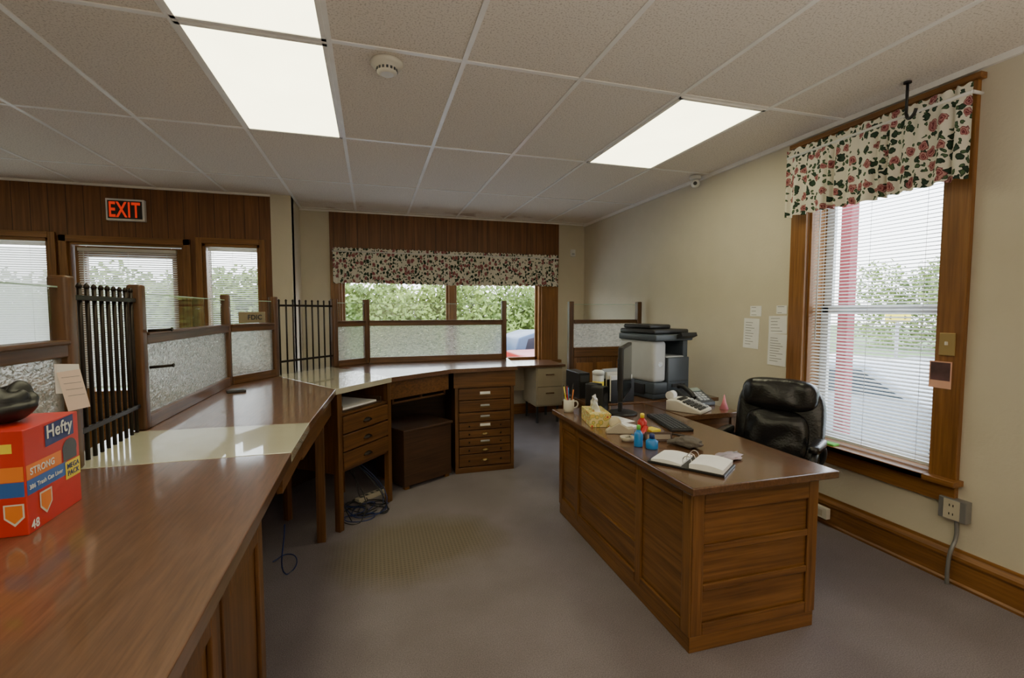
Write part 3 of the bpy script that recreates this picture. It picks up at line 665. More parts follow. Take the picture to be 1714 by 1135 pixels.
b=MB().raw([(-W_+.005,-e,.118),(-.003,-e,.118),(-.003,-e,.15),(-W_+.005,-e,.15)],[(0,1,2,3)],orange).raw([(-.045,-e,.085),(-.003,-e,.085),(-.003,-e,.117),(-.045,-e,.117)],[(0,1,2,3)],bluec).raw([(-.05,-e,.180),(-.020,-e,.180),(-.020,-e,.20),(-.05,-e,.20)],[(0,1,2,3)],yellow)
b.raw([(-.040,-e,.070),(-.040,-e,.040),(-.022,-e,.022),(-.005,-e,.040),(-.005,-e,.070)],[(0,1,2,3,4)],offwhite).raw([(-.037,-e*2,.067),(-.037,-e*2,.042),(-.022,-e*2,.028),(-.008,-e*2,.042),(-.008,-e*2,.067)],[(0,1,2,3,4)],orange)
b.obj('printed_side',bx)
R_=(pi/2,0,pi/2)
text('Hefty',.100,white,bx,(.0018,.126,.200),R_,height=.040,bold=.014)
text('STRONG',.085,white,bx,(.0018,.055,.134),R_,height=.016,bold=.014)
text('386 Trash Can Liner',.12,white,bx,(.0018,.068,.101),R_,height=.010)
text('MEGA\nPACK',.050,navy,bx,(.0022,.171,.094),R_,height=.030,bold=.014)
text('48',.026,white,bx,(.0018,.020,.018),R_,height=.020)
bg=thing('black_plastic_bag','crumpled black plastic bag lying on red carton','bag',(-.792,1.330,ZT+H_))
vs=[];fs=[];NU,NV=48,24
for j in range(NV+1):
    for i in range(NU):
        th=pi*j/NV; ph=2*pi*i/NU
        p=Vector((.046*M.sin(th)*M.cos(ph),.066*M.sin(th)*M.sin(ph),.036+.036*M.cos(th)))
        k=1+.5*abs(noise.noise(p*22))-.15+.06*noise.noise(p*60+Vector((3,0,0))); vs.append((p.x*k,p.y*k,max(0.0005,p.z*k*1.15)))
for j in range(NV):
    for i in range(NU): fs.append((j*NU+i,(j+1)*NU+i,(j+1)*NU+(i+1)%NU,j*NU+(i+1)%NU))
MB().raw(vs,fs,plain('black_film',(.006,.006,.007),.5),True).obj('bag_body',bg)

# cables under counter
rc=random.Random(11); cb=[]; cbl=[]
for i in range(7):
    x=-.16+rc.random()*.1; y=3.30+rc.random()*.1
    pts=[(x-.12,y+.28,.42)]
    for k in range(6): pts.append((x+rc.uniform(-.13,.22),y+rc.uniform(-.12,.2),.006+.012*rc.random()))
    (cbl if i%3==0 else cb).append(pts)
cbl.append([(-.45,2.6,.3),(-.46,2.65,.01),(-.42,2.75,.01),(-.48,2.85,.02),(-.55,2.8,.012)])
o=tubes('cable_tangle',cb,.0035,black); o['label']='tangle of black power cables on carpet under counter'; o['category']='cables'; o['kind']='stuff'
o=tubes('network_cable_tangle',cbl,.0035,bluewire); o['label']='tangle of blue network cables on carpet under counter'; o['category']='cables'; o['kind']='stuff'
t=thing('power_strip','beige power strip lying on carpet under counter','power strip',(-.02,3.62,0),.7)
MB().bx(-.14,.14,-.025,.025,0,.035,beige).obj('body',t,bevel=.004)
b=MB()
for i in range(5): b.box((-.1+i*.05,0,.0355),(.022,.022,.002),dgrey)
b.obj('socket',t)

# ------------------------------------------------------------------ far right partition
RP=thing('partition_screen','oak partition with rippled glass against cream wall','screen',(1.98,4.52,0))
LP=XR-1.98-.03
for x in (0,LP-.05): MB().bx(x-.020+.0,x+.030,-.03,.03,0,1.50,scrZ).obj('post',RP,bevel=.006)
MB().bx(.035,LP-.08,-.02,.02,0,.95,oakZ).bx(.035,LP-.08,-.03,.03,.92,1.02,oakX).bx(.035,LP-.08,-.03,.03,0,.12,oakX).obj('panel',RP,bevel=.003)
b=MB()
for i in range(3):
    xa=.06+i*.235; b.bx(xa,xa+.19,-.028,-.02,.2,.86,trimZ)
b.obj('raised_panel',RP,bevel=.004)
MB().bx(.035,LP-.08,-.025,.025,1.27,1.31,scrX).obj('middle_rail',RP,bevel=.003)
MB().bx(.035,LP-.08,-.004,.004,1.02,1.27,textg).obj('rippled_glass',RP)
MB().bx(.035,LP-.08,-.003,.003,1.31,1.47,clear).obj('clear_glass',RP)
MB().bx(.035,LP-.08,-.0035,.0035,1.468,1.473,edgeg).obj('glass_edge',RP)

td=thing('metal_desk','tan metal desk with wood-grain top below wide window','desk',(1.3,5.38,0))
MB().bx(0,1.0,0,.6,.71,.74,lamin).obj('desk_top',td,bevel=.004)
MB().bx(.62,.97,.03,.56,.22,.71,tan).obj('pedestal',td,bevel=.004)
for za,zb in ((.24,.46),(.47,.69)):
    d=MB().bx(.635,.955,.012,.03,za,zb,tan).obj('drawer',td,bevel=.003); MB().bx(.74,.85,.0,.012,(za+zb)/2+.03,(za+zb)/2+.045,chrome).obj('handle',d)
b=MB()
for x,y in ((.03,.05),(.03,.53),(.65,.09),(.65,.50),(.92,.09),(.92,.50)): b.bx(x,x+.025,y,y+.025,0,.71 if x<.1 else .22,dgrey)
b.obj('leg',td)
MB().bx(.03,.62,.5,.51,.35,.71,tan).obj('modesty_panel',td)

# ------------------------------------------------------------------ big desk
DK=thing('office_desk','large panelled brown oak desk on mauve carpet','desk',(1.17,1.49,0),-.01)
LX,LY=.73,1.52; bx0,bx1,by0,by1=.055,.69,.075,1.48; zt=.72
MB().bx(0,LX,0,LY,zt-.032,zt,deskTop).obj('desk_top',DK,bevel=.005)
b=MB().bx(bx0,bx1,by0,by0+.4,0,zt-.033,deskX).bx(bx0,bx1,by1-.4,by1,0,zt-.033,deskX).bx(bx0-.001,bx0+.05,by0,by1,0,zt-.033,deskY).bx(bx0,bx1,by0,by1,zt-.10,zt-.033,deskY)
b.bx(bx0-.015,bx1+.01,by0-.015,by0+.4,zt-.055,zt-.033,deskY).bx(bx0-.015,bx0,by0,by1,zt-.055,zt-.033,deskY)
b.bx(bx0-.008,bx0,by0-.008,by1,0,.07,deskY).bx(bx0-.008,bx1,by0-.008,by0,0,.07,deskX)
b.obj('body',DK,bevel=.003)
b=MB(); xf=bx0
for (ya,yb) in ((by0-.012,by0+.045),(by0+.36,by0+.41),(by0+1.09,by0+1.14),(by1-.05,by1)): b.bx(xf-.014,xf,ya,yb,.07,zt-.055,deskZ)
for (ya,yb) in ((by0+.045,by0+.36),(by0+.41,by0+1.09),(by0+1.14,by1-.05)):
    b.bx(xf-.014,xf,ya,yb,.07,.12,deskY).bx(xf-.014,xf,ya,yb,zt-.11,zt-.055,deskY)
for z in (.255,.41): b.bx(xf-.008,xf,by0+.41,by0+1.09,z,z+.016,deskY)
b.obj('side_frame',DK,bevel=.004)
b=MB()
b.bx(bx0-.012,bx0+.05,by0-.012,by0,.07,zt-.055,deskZ).bx(bx1-.05,bx1+.004,by0-.012,by0,.07,zt-.055,deskZ)
for z,hh in ((.07,.05),(.255,.03),(.42,.03),(.585,.08)): b.bx(bx0+.05,bx1-.05,by0-.012,by0,z,z+hh,deskX)
b.obj('end_frame',DK,bevel=.004)
for i in range(3):
    za=.09+i*.185; d=MB().bx(bx1,bx1+.015,by0+.03,by0+.37,za,za+.17,deskY).obj('drawer',DK,bevel=.003)
    MB().lathe([(.006,0),(.006,.012),(.015,.018),(.005,.028)],(bx1+.015,by0+.2,za+.085),brass,14,'X').obj('knob',d)

cr=thing('credenza','dark wood credenza behind desk against partition area','cabinet',(1.52,3.06,0))
MB().bx(0,1.1,0,.53,.69,.72,deskTop).obj('top',cr,bevel=.004)
MB().bx(.02,1.08,.02,.51,0,.69,oakZ).obj('body',cr,bevel=.003)
for i in range(2):
    d=MB().bx(.04+i*.53,.54+i*.53,.008,.02,.05,.66,oakZ).obj('door',cr,bevel=.003); MB().lathe([(.006,0),(.014,-.012),(.005,-.02)],(.5+i*.12,.008,.4),brass,12,'Y').obj('knob',d)
rt=thing('side_table','small dark wood return table beside desk holding phone','table',(1.925,2.57,0))
MB().bx(0,.46,0,.47,.685,.72,deskTop).obj('top',rt,bevel=.004)
b=MB()
for x in (.02,.40):
    for y in (.02,.41): b.bx(x,x+.04,y,y+.04,0,.685,oakZ)
b.obj('leg',rt)
MB().bx(.03,.43,.03,.44,.60,.685,oakX).obj('apron',rt)

# ------------------------------------------------------------------ chair
chf=thing('office_chair','creased black leather high-back office chair behind desk','chair',(2.20,2.17,0),-1.05)
b=MB()
for i in range(5):
    a=i*2*pi/5+.3; b.cyl((0,0,.10),(.22*M.cos(a),.22*M.sin(a),.075),.024,black,12,.016)
b.obj('star_base',chf)
for i in range(5):
    a=i*2*pi/5+.3; MB().cyl((.22*M.cos(a)-.012,.22*M.sin(a),.028),(.22*M.cos(a)+.012,.22*M.sin(a),.028),.027,black,16).cyl((.22*M.cos(a),.22*M.sin(a),.04),(.22*M.cos(a),.22*M.sin(a),.08),.008,black,8).obj('caster',chf)
MB().cyl((0,0,.09),(0,0,.40),.028,black).cyl((0,0,.1),(0,0,.25),.035,black).obj('gas_column',chf)
MB().bx(-.14,.14,-.14,.14,.385,.41,black).obj('seat_plate',chf)
tl=-.20
MB().sup((0,0,0),(.48,.46,.14),leather,.42).obj('seat',chf,(0,-.02,.46))
MB().sup((0,0,0),(.49,.14,.56),leather,.5,56,36,wr=.25).obj('backrest',chf,(0,.25,.68),(tl,0,0))
MB().sup((0,0,0),(.36,.12,.32),leather,.6,56,36,wr=.5).obj('lumbar_cushion',chf,(0,.19,.64),(tl,0,0))
MB().sup((0,0,0),(.42,.17,.20),leather,.6,56,36,wr=.3).obj('headrest',chf,(0,.248,.885),(tl,0,0))
for s_ in (-1,1):
    tube('armrest_frame',[(s_*.20,.20,.46),(s_*.245,.21,.54),(s_*.25,.16,.62),(s_*.25,.0,.63),(s_*.25,-.09,.58),(s_*.20,-.07,.44)],.018,black,chf)
    MB().sup((0,0,0),(.06,.25,.05),leather,.5,20,12).obj('armrest_pad',chf,(s_*.25,.04,.65))

# ------------------------------------------------------------------ copier
cp=thing('office_copier','grey and charcoal multifunction copier standing on credenza','copier',(2.06,3.08,.72),.16)
cpg=plain('copier_grey',(.50,.52,.54),.45); cpd=plain('copier_slate',(.060,.075,.095),.4)
CW=.35
MB().bx(0,CW,.03,.44,0,.04,cpd).bx(.0,CW,.02,.44,.04,.13,cpd).obj('paper_tray',cp,bevel=.01,seg=3)
MB().bx(-.006,.13,.028,.44,.13,.45,cpg).bx(.13,CW-.01,.05,.44,.13,.31,cpg).bx(.13,CW-.01,.27,.44,.31,.45,cpd).obj('body',cp,bevel=.03,seg=5)
MB().bx(.13,CW,.012,.05,.045,.32,cpd).bx(.13,CW,.03,.27,.315,.33,cpg).bx(CW-.05,CW,.03,.3,.31,.45,cpd).obj('front_cover',cp,bevel=.012,seg=3)
MB().bx(.17,.30,.004,.013,.09,.115,black).bx(.15,.33,.008,.0125,.135,.138,black).obj('tray_handle',cp)
MB().bx(-.012,CW+.025,.0,.44,.45,.50,cpd).obj('scanner',cp,bevel=.012,seg=3)
MB().bx(.0,CW+.01,.03,.44,.50,.54,black).bx(.02,.24,.10,.42,.54,.575,black).obj('document_feeder',cp,bevel=.014,seg=3)
MB().box((.28,-.01,.485),(.16,.09,.03),black,(-.4,0,0)).box((.26,-.02,.502),(.07,.04,.004),cpg,(-.4,0,0)).obj('control_panel',cp,bevel=.006)
MB().lathe([(.020,-.001),(.020,-.004)],(.065,.030,.27),chrome,20,'Y').obj('round_badge',cp)
MB().bx(-.014,.004,.12,.38,.03,.11,black).obj('side_vent',cp,bevel=.004)

# ------------------------------------------------------------------ desk items
Z=.7205
mn=thing('computer_monitor','black flat computer monitor turned toward chair','monitor',(1.60,2.74,Z),.93)
MB().lathe([(.10,0),(.10,.008),(.08,.014),(.02,.018)],(0,.02,0),black,28).obj('stand_base',mn)
MB().bx(-.025,.025,.02,.045,.012,.22,black).obj('stand_neck',mn,bevel=.004)
MB().bx(-.25,.25,-.012,.018,.12,.46,black).bx(-.15,.15,.018,.035,.17,.38,black).obj('housing',mn,bevel=.006,seg=3)
MB().bx(-.235,.235,-.0135,-.0125,.14,.445,plain('dark_screen',(.01,.012,.015),.12)).obj('screen',mn)
kb=thing('keyboard','black computer keyboard on desk','keyboard',(1.71,2.42,Z),1.35)
MB().bx(-.20,.20,-.065,.065,0,.016,black).obj('body',kb,bevel=.004)
b=MB()
for r in range(5):
    for c in range(14): b.box((-.18+c*.0268,-.048+r*.024,.018),(.021,.018,.006),dgrey)
b.obj('keys',kb)
pm=thing('pen_mug','cream mug holding coloured pens on desk corner','mug',(1.265,2.90,Z))
MB().lathe([(.032,0),(.036,.02),(.036,.085),(.033,.085),(.031,.01)],(0,0,0),offwhite,28).obj('cup',pm)
tube('handle',[(.034,0,.07),(.06,0,.065),(.062,0,.035),(.034,0,.02)],.005,offwhite,pm)
for i,(m,a) in enumerate(((orange,0),(bluepl,1.3),(yellow,2.6),(redpl,3.9),(black,5.2))):
    MB().cyl((.01*M.cos(a),.01*M.sin(a),.012),(.034*M.cos(a),.034*M.sin(a),.15+.01*i),.004,m,10).cyl((.034*M.cos(a),.034*M.sin(a),.15+.01*i),(.037*M.cos(a),.037*M.sin(a),.162+.01*i),.004,black,10,.001).obj('pen',pm)
def tissuemat():
    m,nt,b=newmat('tissue_box_print'); tc=N(nt,'ShaderNodeTexCoord'); v=N(nt,'ShaderNodeTexVoronoi'); v.inputs['Scale'].default_value=38; nt.links.new(tc.outputs['Object'],v.inputs['Vector'])
    r=N(nt,'ShaderNodeValToRGB'); r.color_ramp.interpolation='CONSTANT'; e=r.color_ramp.elements; e[0].color=(.55,.05,.05,1); e[1].position=.22; e[1].color=(.75,.55,.12,1); q=e.new(.5); q.color=(.25,.35,.08,1); q=e.new(.58); q.color=(.8,.66,.3,1)
    nt.links.new(v.outputs['Distance'],r.inputs['Fac']); nt.links.new(r.outputs['Color'],b.inputs['Base Color']); return m
tm=tissuemat()
ts=thing('tissue_box','yellow and red floral tissue box with white tissue','tissue box',(1.30,2.57,Z),1.35)
MB().bx(-.12,.12,-.062,.062,0,.078,tm).obj('carton',ts,bevel=.002)
vs=[];fs=[]
for j in range(7):
    for i in range(9):
        u=i/8-.5; v=j/6; vs.append((u*.13*(1-.5*v)+.01*M.sin(j*2),.022*M.sin(u*14+v*2)*(1-.4*v)+.01*v,.078+v*.085+.014*M.sin(u*9)*v))
for j in range(6):
    for i in range(8): fs.append((j*9+i,j*9+i+1,(j+1)*9+i+1,(j+1)*9+i))
MB().raw(vs,fs,paper,True).obj('tissue',ts)
tp=thing('tape_dispenser','beige desktop tape dispenser','tape dispenser',(1.31,2.31,Z),1.2)
MB().xprism([(-.08,0),(.07,0),(.07,.015),(.02,.05),(0,.06),(-.05,.03),(-.08,.035)],-.025,.025,beige).obj('body',tp,bevel=.004)
MB().lathe([(.012,-.01),(.034,-.01),(.034,.01),(.012,.01)],(0.0,.02,.056),plain('tape',(.7,.62,.42),.3),24,'X').obj('tape_roll',tp)
def bottle(loc,m,capm,label,r=.022,h=.07):
    t=thing('bottle',label,'bottle',loc); MB().lathe([(r*.95,0),(r,.005),(r,h*.75),(r*.4,h)],(0,0,0),m,20).obj('body',t,bevel=0)
    MB().lathe([(r*.45,h),(r*.45,h+.02),(r*.3,h+.024)],(0,0,0),capm,16).obj('cap',t)
bottle((1.275,2.05,Z),bluepl,green,'small clear blue sanitizer bottle with green cap on desk',.022,.085)
bottle((1.32,2.00,Z),bluepl,navy,'squat blue plastic bottle on desk',.030,.05)
bottle((1.44,2.28,Z),redpl,yellow,'red bottle with yellow cap on desk',.026,.085)
st=thing('stapler','red stapler lying on desk beside bottles','stapler',(1.40,2.20,Z),.8)
MB().bx(-.06,.06,-.015,.015,0,.012,black).obj('base',st,bevel=.003); MB().box((0,0,.032),(.12,.026,.02),redpl,(0,-.12,0)).obj('arm',st,bevel=.006,seg=3); MB().cyl((-.05,-.014,.02),(-.05,.014,.02),.012,black).obj('hinge',st)
npz=thing('name_plate','dark desk name plate with brass strip','name plate',(1.43,2.11,Z),-.3)
MB().xprism([(-.02,0),(.02,0),(.005,.045),(-.003,.045)],-.07,.07,darkw).obj('block',npz,bevel=.002)
MB().box((0,-.0125,.024),(.12,.002,.024),plain('plate_tan',(.25,.2,.15),.4),(-.36,0,0)).obj('strip',npz)
npd=thing('notepad','white notepad lying on desk near tape dispenser','notepad',(1.41,2.43,Z),.4)
MB().bx(-.05,.05,-.075,.075,0,.012,paper).obj('pages',npd,bevel=.001); MB().bx(-.05,.05,.065,.076,.012,.014,bluec).obj('binding',npd)
stk=thing('sticky_notes','small yellow sticky note pad on desk','notepad',(1.515,2.30,Z),.2); MB().bx(-.035,.035,-.035,.035,0,.012,yellow).obj('pad',stk); MB().bx(-.03,.02,-.012,-.009,.012,.0126,ink).obj('handwriting',stk)
clp=thing('clip_dish','round beige dish of paper clips on desk','dish',(1.275,2.155,Z)); MB().lathe([(.03,0),(.04,.022),(.036,.022),(.028,.006)],(0,0,0),beige,24).obj('dish',clp)
rr=random.Random(4); b=MB()
for k in range(14): b.box((rr.uniform(-.018,.018),rr.uniform(-.018,.018),.010+.001*k),(.026,.005,.001),chrome,(0,0,rr.uniform(0,3)))
b.obj('paper_clips',clp)
def pen(loc,rz,m,label):
    t=thing('pen',label,'pen',loc,rz); MB().cyl((-.06,0,.004),(.055,0,.004),.004,m,10).cyl((.055,0,.004),(.068,0,.004),.004,black,10,.001).obj('barrel',t); MB().cyl((-.07,0,.004),(-.06,0,.004),.0045,black,10).obj('cap',t)
pen((1.345,2.19,Z),1.4,bluepl,'blue ballpoint pen lying on desk'); pen((1.60,2.16,Z),2.2,black,'black ballpoint pen lying on desk')
lp=thing('loose_paper','loose white sheet lying on desk beside tissue box','paper',(1.46,2.60,Z),.2); MB().bx(-.07,.07,-.09,.09,0,.001,paper).obj('sheet',lp)
b=MB()
for k in range(7): b.bx(-.055,.01+.04*rr.random(),.065-k*.02,.068-k*.02,.001,.0013,ink)
b.obj('printed_lines',lp)
def blob(name,label,cat,loc,dims,mat,rz=0,seed=0,part='body'):
    t=thing(name,label,cat,loc,rz); vs=[];fs=[];NU,NV=36,16
    for j in range(NV+1):
        for i in range(NU):
            th=pi*j/NV; ph=2*pi*i/NU
            p=Vector((M.sin(th)*M.cos(ph),M.sin(th)*M.sin(ph),M.cos(th)))
            k=1+.3*noise.noise(p*2.2+Vector((seed,0,0)))+.12*noise.noise(p*6+Vector((seed,3,0)))
            vs.append((p.x*k*dims[0]/2,p.y*k*dims[1]/2,max(.0003,dims[2]/2+p.z*k*dims[2]/2)))
    for j in range(NV):
        for i in range(NU): fs.append((j*NU+i,(j+1)*NU+i,(j+1)*NU+(i+1)%NU,j*NU+(i+1)%NU))
    MB().raw(vs,fs,mat,True).obj(part,t); return t
knit=plain('grey_knit',(.19,.165,.14),.95,bump=1,bscale=250,var=.3)
g=blob('glove','grey-brown knitted gloves lying crumpled on desk','gloves',(1.51,1.965,Z),(.11,.13,.05),knit,.4,2)
for k in range(4): MB().cyl((-.03+k*.02,.05,.022),(-.045+k*.03,.095+.008*(k%2),.014),.012,knit,12,.008).obj('finger',g)
bd=thing('ring_binder','open black ring binder with white pages on desk','binder',(1.345,1.735,Z),-.95)
bd.scale=(.88,.88,1)
MB().bx(-.185,.185,-.105,.105,0,.010,black).obj('cover',bd,bevel=.002)
def pages(x0,x1,th,bulge):
    vs=[];n=10
    for i in range(n+1):
        u=i/n; x=x0+(x1-x0)*u; z=.010+th+bulge*M.sin(u*pi)
        for y in (-.095,.095): vs.append((x,y,.010)); vs.append((x,y,z))
    fs=[]
    for i in range(n):
        a=i*4; c=a+4; fs+= [(a+1,c+1,c+3,a+3),(a,c,c+1,a+1),(a+2,a+3,c+3,c+2)]
    fs+=[(0,1,3,2),(n*4,n*4+2,n*4+3,n*4+1)]
    return MB().raw(vs,fs,paper)
pages(-.17,-.02,.008,.008).obj('page_stack',bd); pages(.02,.175,.018,.008).obj('page_stack',bd)
for y in (-.06,0,.06): tube('ring',[(-.022,y,.015),(-.018,y,.04),(.0,y,.05),(.018,y,.04),(.022,y,.015)],.002,chrome,bd)
pch=blob('pouch','lavender patterned cloth pouch on desk','pouch',(1.57,1.76,Z),(.15,.095,.022),plain('patterned_cloth',(.42,.36,.42),.9,bump=.5,bscale=80,var=.5),.3,5)
MB().cyl((-.07,.0,.021),(.07,0,.021),.002,mgrey,8).obj('zipper',pch)
def speaker(loc,label):
    t=thing('computer_speaker',label,'speaker',loc,.6); MB().bx(-.04,.04,-.045,.045,0,.19,black).obj('cabinet',t,bevel=.008,seg=3)
    MB().lathe([(.03,-.046),(.026,-.044),(.008,-.04)],(0,0,.12),dgrey,24,'Y').lathe([(.018,-.046),(.012,-.044),(.004,-.042)],(0,0,.05),dgrey,20,'Y').obj('driver',t)
speaker((1.44,2.88,Z),'black computer speaker on desk next to monitor'); speaker((1.42,2.755,Z),'black computer speaker beside tissue box')
fo=thing('file_sorter','black desktop file sorter holding papers','file sorter',(1.77,3.20,Z),.2)
b=MB().bx(-.11,.11,-.1,.1,0,.01,black)
for i in range(5): b.bx(-.11,.11,-.1+i*.048,-.096+i*.048,0,.17,black)
b.obj('rack',fo)
for i in range(3): MB().bx(-.1,.1,-.088+i*.048,-.07+i*.048,.011,.2+.02*i,[paper,offwhite,lgrey][i]).obj('file',fo)
wp=thing('wipes_canister','white wipes canister with yellow label','canister',(1.61,3.15,Z+.0))
MB().lathe([(.042,0),(.042,.20),(.039,.205)],(0,0,0),white,28).obj('body',wp); MB().lathe([(.0428,.06),(.0428,.16)],(0,0,0),yellow,28).obj('label_band',wp); MB().lathe([(.044,.205),(.044,.23),(.03,.24)],(0,0,0),white,28).obj('lid',wp)
pc=thing('desktop_computer','small black desktop computer standing on credenza','computer',(1.56,3.31,Z))
MB().bx(-.03,.06,.0,.26,0,.20,black).obj('case',pc,bevel=.004); MB().bx(-.02,.05,-.003,0,.13,.18,dgrey).obj('front_bezel',pc)
am=thing('adding_machine','off-white adding machine with paper roll','calculator',(2.07,2.72,Z),.55)
MB().xprism([(-.13,0),(.11,0),(.11,.07),(.04,.075),(-.13,.02)],-.10,.10,offwhite).obj('body',am,bevel=.006,seg=3)
b=MB()
for r in range(5):
    for c in range(6): b.box((-.07+c*.027,-.11+r*.026,.032+r*.0085),(.019,.018,.010),[dgrey,lgrey][c>3],(.3,0,0))
b.obj('keys',am); MB().box((.0,.035,.074),(.12,.03,.01),black,(.2,0,0)).obj('display',am)
MB().cyl((-.03,.115,.09),(.03,.115,.09),.03,paper,24).obj('paper_roll',am)
ph=thing('desk_phone','black office telephone with handset on return table','telephone',(2.27,2.90,Z),.0)
MB().xprism([(-.10,0),(.10,0),(.10,.09),(.07,.095),(-.10,.025)],-.10,.10,dgrey).obj('body',ph,bevel=.006,seg=3)
tube('handset',[(-.075,-.09,.06),(-.075,-.06,.085),(-.075,.0,.11),(-.075,.06,.125),(-.075,.09,.115)],.018,black,ph)
b=MB()
for r in range(4):
    for c in range(3): b.box((.0+c*.028,-.07+r*.026,.042+r*.0105),(.02,.018,.008),lgrey,(.4,0,0))
b.obj('keypad',ph); MB().box((.03,.05,.093),(.09,.045,.006),plain('lcd',(.25,.3,.28),.2),(.4,0,0)).obj('display',ph)
pk=thing('pink_ornament','small pink cone ornament on return table','ornament',(2.34,2.68,Z)); MB().lathe([(.03,0),(.012,.05),(.002,.10)],(0,0,0),pinkt,20).obj('body',pk)
sp_=thing('sponge','green sponge lying on window sill','sponge',(2.815,2.28,z0),.1); MB().bx(-.03,.03,-.05,.05,0,.014,green).obj('body',sp_,bevel=.004)

# ------------------------------------------------------------------ wall items
def sheet(loc,w,h,label,tilt=0,lines=8,m=paper,name='wall_paper_note'):
    t=thing(name,label,'notice',loc,-pi/2); MB().bx(-w/2,w/2,-.002,0,-h/2,h/2,m).obj('sheet',t,rot=(0,tilt,0))
    b=MB()
    for i in range(lines):
        ww=w*.7*random.uniform(.5,1); z=h*.36-i*h*.72/max(1,lines-1); b.bx(-w*.38,-w*.38+ww,-.0026,-.002,z-.0018,z+.0018,ink)
    b.obj('printed_lines',t,rot=(0,tilt,0)); return t
sheet((XR-.001,3.00,1.225),.155,.235,'white typed sheet taped to cream wall',.03,9)
sheet((XR-.001,2.75,1.30),.16,.13,'white typed half sheet taped to cream wall',-.02,5)
sheet((XR-.001,2.75,1.115),.165,.235,'white calendar sheet taped to cream wall',.02,10)
sheet((XR-.001,2.96,1.40),.11,.08,'small white note taped high on cream wall',.0,3)
sheet((XR-.001,2.72,1.41),.09,.06,'small white card taped on cream wall',.0,2)
t=thing('family_photograph','small printed photograph taped to window casing','photograph',(XR-.031,1.69,1.07),-pi/2)
MB().bx(-.05,.05,-.002,0,-.07,.07,pinkp).obj('card',t); MB().bx(-.044,.044,-.0028,-.002,-.03,.064,plain('photo_dark',(.10,.05,.05),.4,var=.9)).obj('picture',t)
t=thing('light_switch','brass light switch plate on window casing','switch',(XR-.031,1.665,1.23),-pi/2)
MB().bx(-.035,.035,-.006,0,-.058,.058,plain('switch_brass',(.42,.30,.12),.4,metal=.5)).obj('plate',t,bevel=.002); MB().bx(-.005,.005,-.016,-.006,-.004,.014,offwhite).obj('toggle',t)
t=thing('wall_outlet','grey metal outlet box with beige socket and conduit on wall','outlet',(XR,1.60,.39),-pi/2)
MB().bx(-.06,.06,-.045,0,-.055,.055,mgrey).obj('box',t,bevel=.004); MB().bx(-.035,.035,-.05,-.045,-.05,.05,beige).obj('socket',t,bevel=.004)
for z in (-.022,.022):
    for x in (-.008,.008): MB().bx(x-.002,x+.002,-.051,-.05,z-.006,z+.006,black).obj('slot',t)
tube('conduit',[(.01,-.02,-.05),(.01,-.02,-.15),(.005,-.045,-.22),(.0,-.05,-.30),(0,-.05,-.388)],.009,mgrey,t)
t=thing('surface_outlet','white surface outlet mounted on baseboard','outlet',(XR-.03,2.32,.085),-pi/2)
MB().bx(-.06,.06,-.035,0,-.035,.035,offwhite).obj('box',t,bevel=.004); MB().bx(-.03,.03,-.037,-.035,-.02,.02,beige).obj('socket',t)
t=thing('wall_sensor','small white motion sensor high on far wall','sensor',(2.68,YF-.001,2.20)); MB().bx(-.035,.035,-.03,0,-.05,.05,white).obj('body',t,bevel=.008,seg=3); MB().bx(-.02,.02,-.033,-.03,-.03,.0,lgrey).obj('lens',t)

# ------------------------------------------------------------------ outside
GZ=-.75
struct(MB().bx(-60,70,-30,80,GZ-.1,GZ,grass).obj('ground'))
t=MB().bx(-14,60,6.6,15.5,GZ,GZ+.01,asphalt).bx(3.4,16,-20,6.6,GZ,GZ+.01,asphalt).obj('parking_lot'); t['kind']='structure'
rnd=random.Random(3); vs=[];fs=[]
cl=[]
x=-30
while x<16: cl.append((x,rnd.uniform(20,25),rnd.uniform(.8,1.4)+GZ,1.8)); cl.append((x+rnd.uniform(-1,1),rnd.uniform(21,25),rnd.uniform(1.8,2.9)+GZ,rnd.uniform(1.1,1.7))); x+=1.0
y=-6
while y<22: cl.append((rnd.uniform(28,32),y,rnd.uniform(.8,1.8)+GZ,2.0)); cl.append((rnd.uniform(28,32),y,rnd.uniform(2.6,4.2)+GZ,rnd.uniform(1.2,2.2))); y+=1.5
for k in range(120000):
    c=rnd.choice(cl); d=Vector((rnd.gauss(0,1),rnd.gauss(0,1),rnd.gauss(0,1))).normalized()*c[3]*rnd.uniform(.4,1.03)
    p=Vector(c[:3])+d
    if p.z<GZ: continue
    a=Vector((rnd.uniform(-1,1),rnd.uniform(-1,1),rnd.uniform(-1,1))).normalized(); q=a.orthogonal().normalized(); s_=rnd.uniform(.08,.14)
    o=len(vs); vs+=[p-a*s_,p+q*s_*.7,p+a*s_,p-q*s_*.7]; fs.append((o,o+1,o+2,o+3))
t=MB().raw(vs,fs,leaf).obj('woodland_foliage'); t['kind']='stuff'; t['label']='dense green woodland foliage beyond parking lot'; t['category']='trees'
def car(name,label,loc,rz,paint,prof,win,L=4.5):
    t=thing(name,label,'car',loc,rz)
    MB().xprism(prof,-.85,.85,paint).obj('body',t,bevel=.05,seg=3)
    MB().xprism(win,-.86,.86,carglass).obj('windows',t)
    for y in (-1.4,1.4):
        for x in (-.82,.82): MB().cyl((x-.1,y,.33),(x+.1,y,.33),.33,rubber,24).cyl((x*1.0-.105,y,.33),(x+.105,y,.33),.18,lgrey,16).obj('wheel',t)
    MB().bx(-.8,.8,-2.27,-2.2,.6,.75,white).obj('headlights',t)
    return t
suv=[(-2.25,.35),(2.25,.35),(2.3,.9),(2.1,1.45),(1.6,1.6),(-.3,1.6),(-1.1,1.05),(-2.2,.95)]
suvw=[(1.95,1.08),(1.85,1.42),(1.5,1.5),(-.3,1.5),(-.95,1.08)]
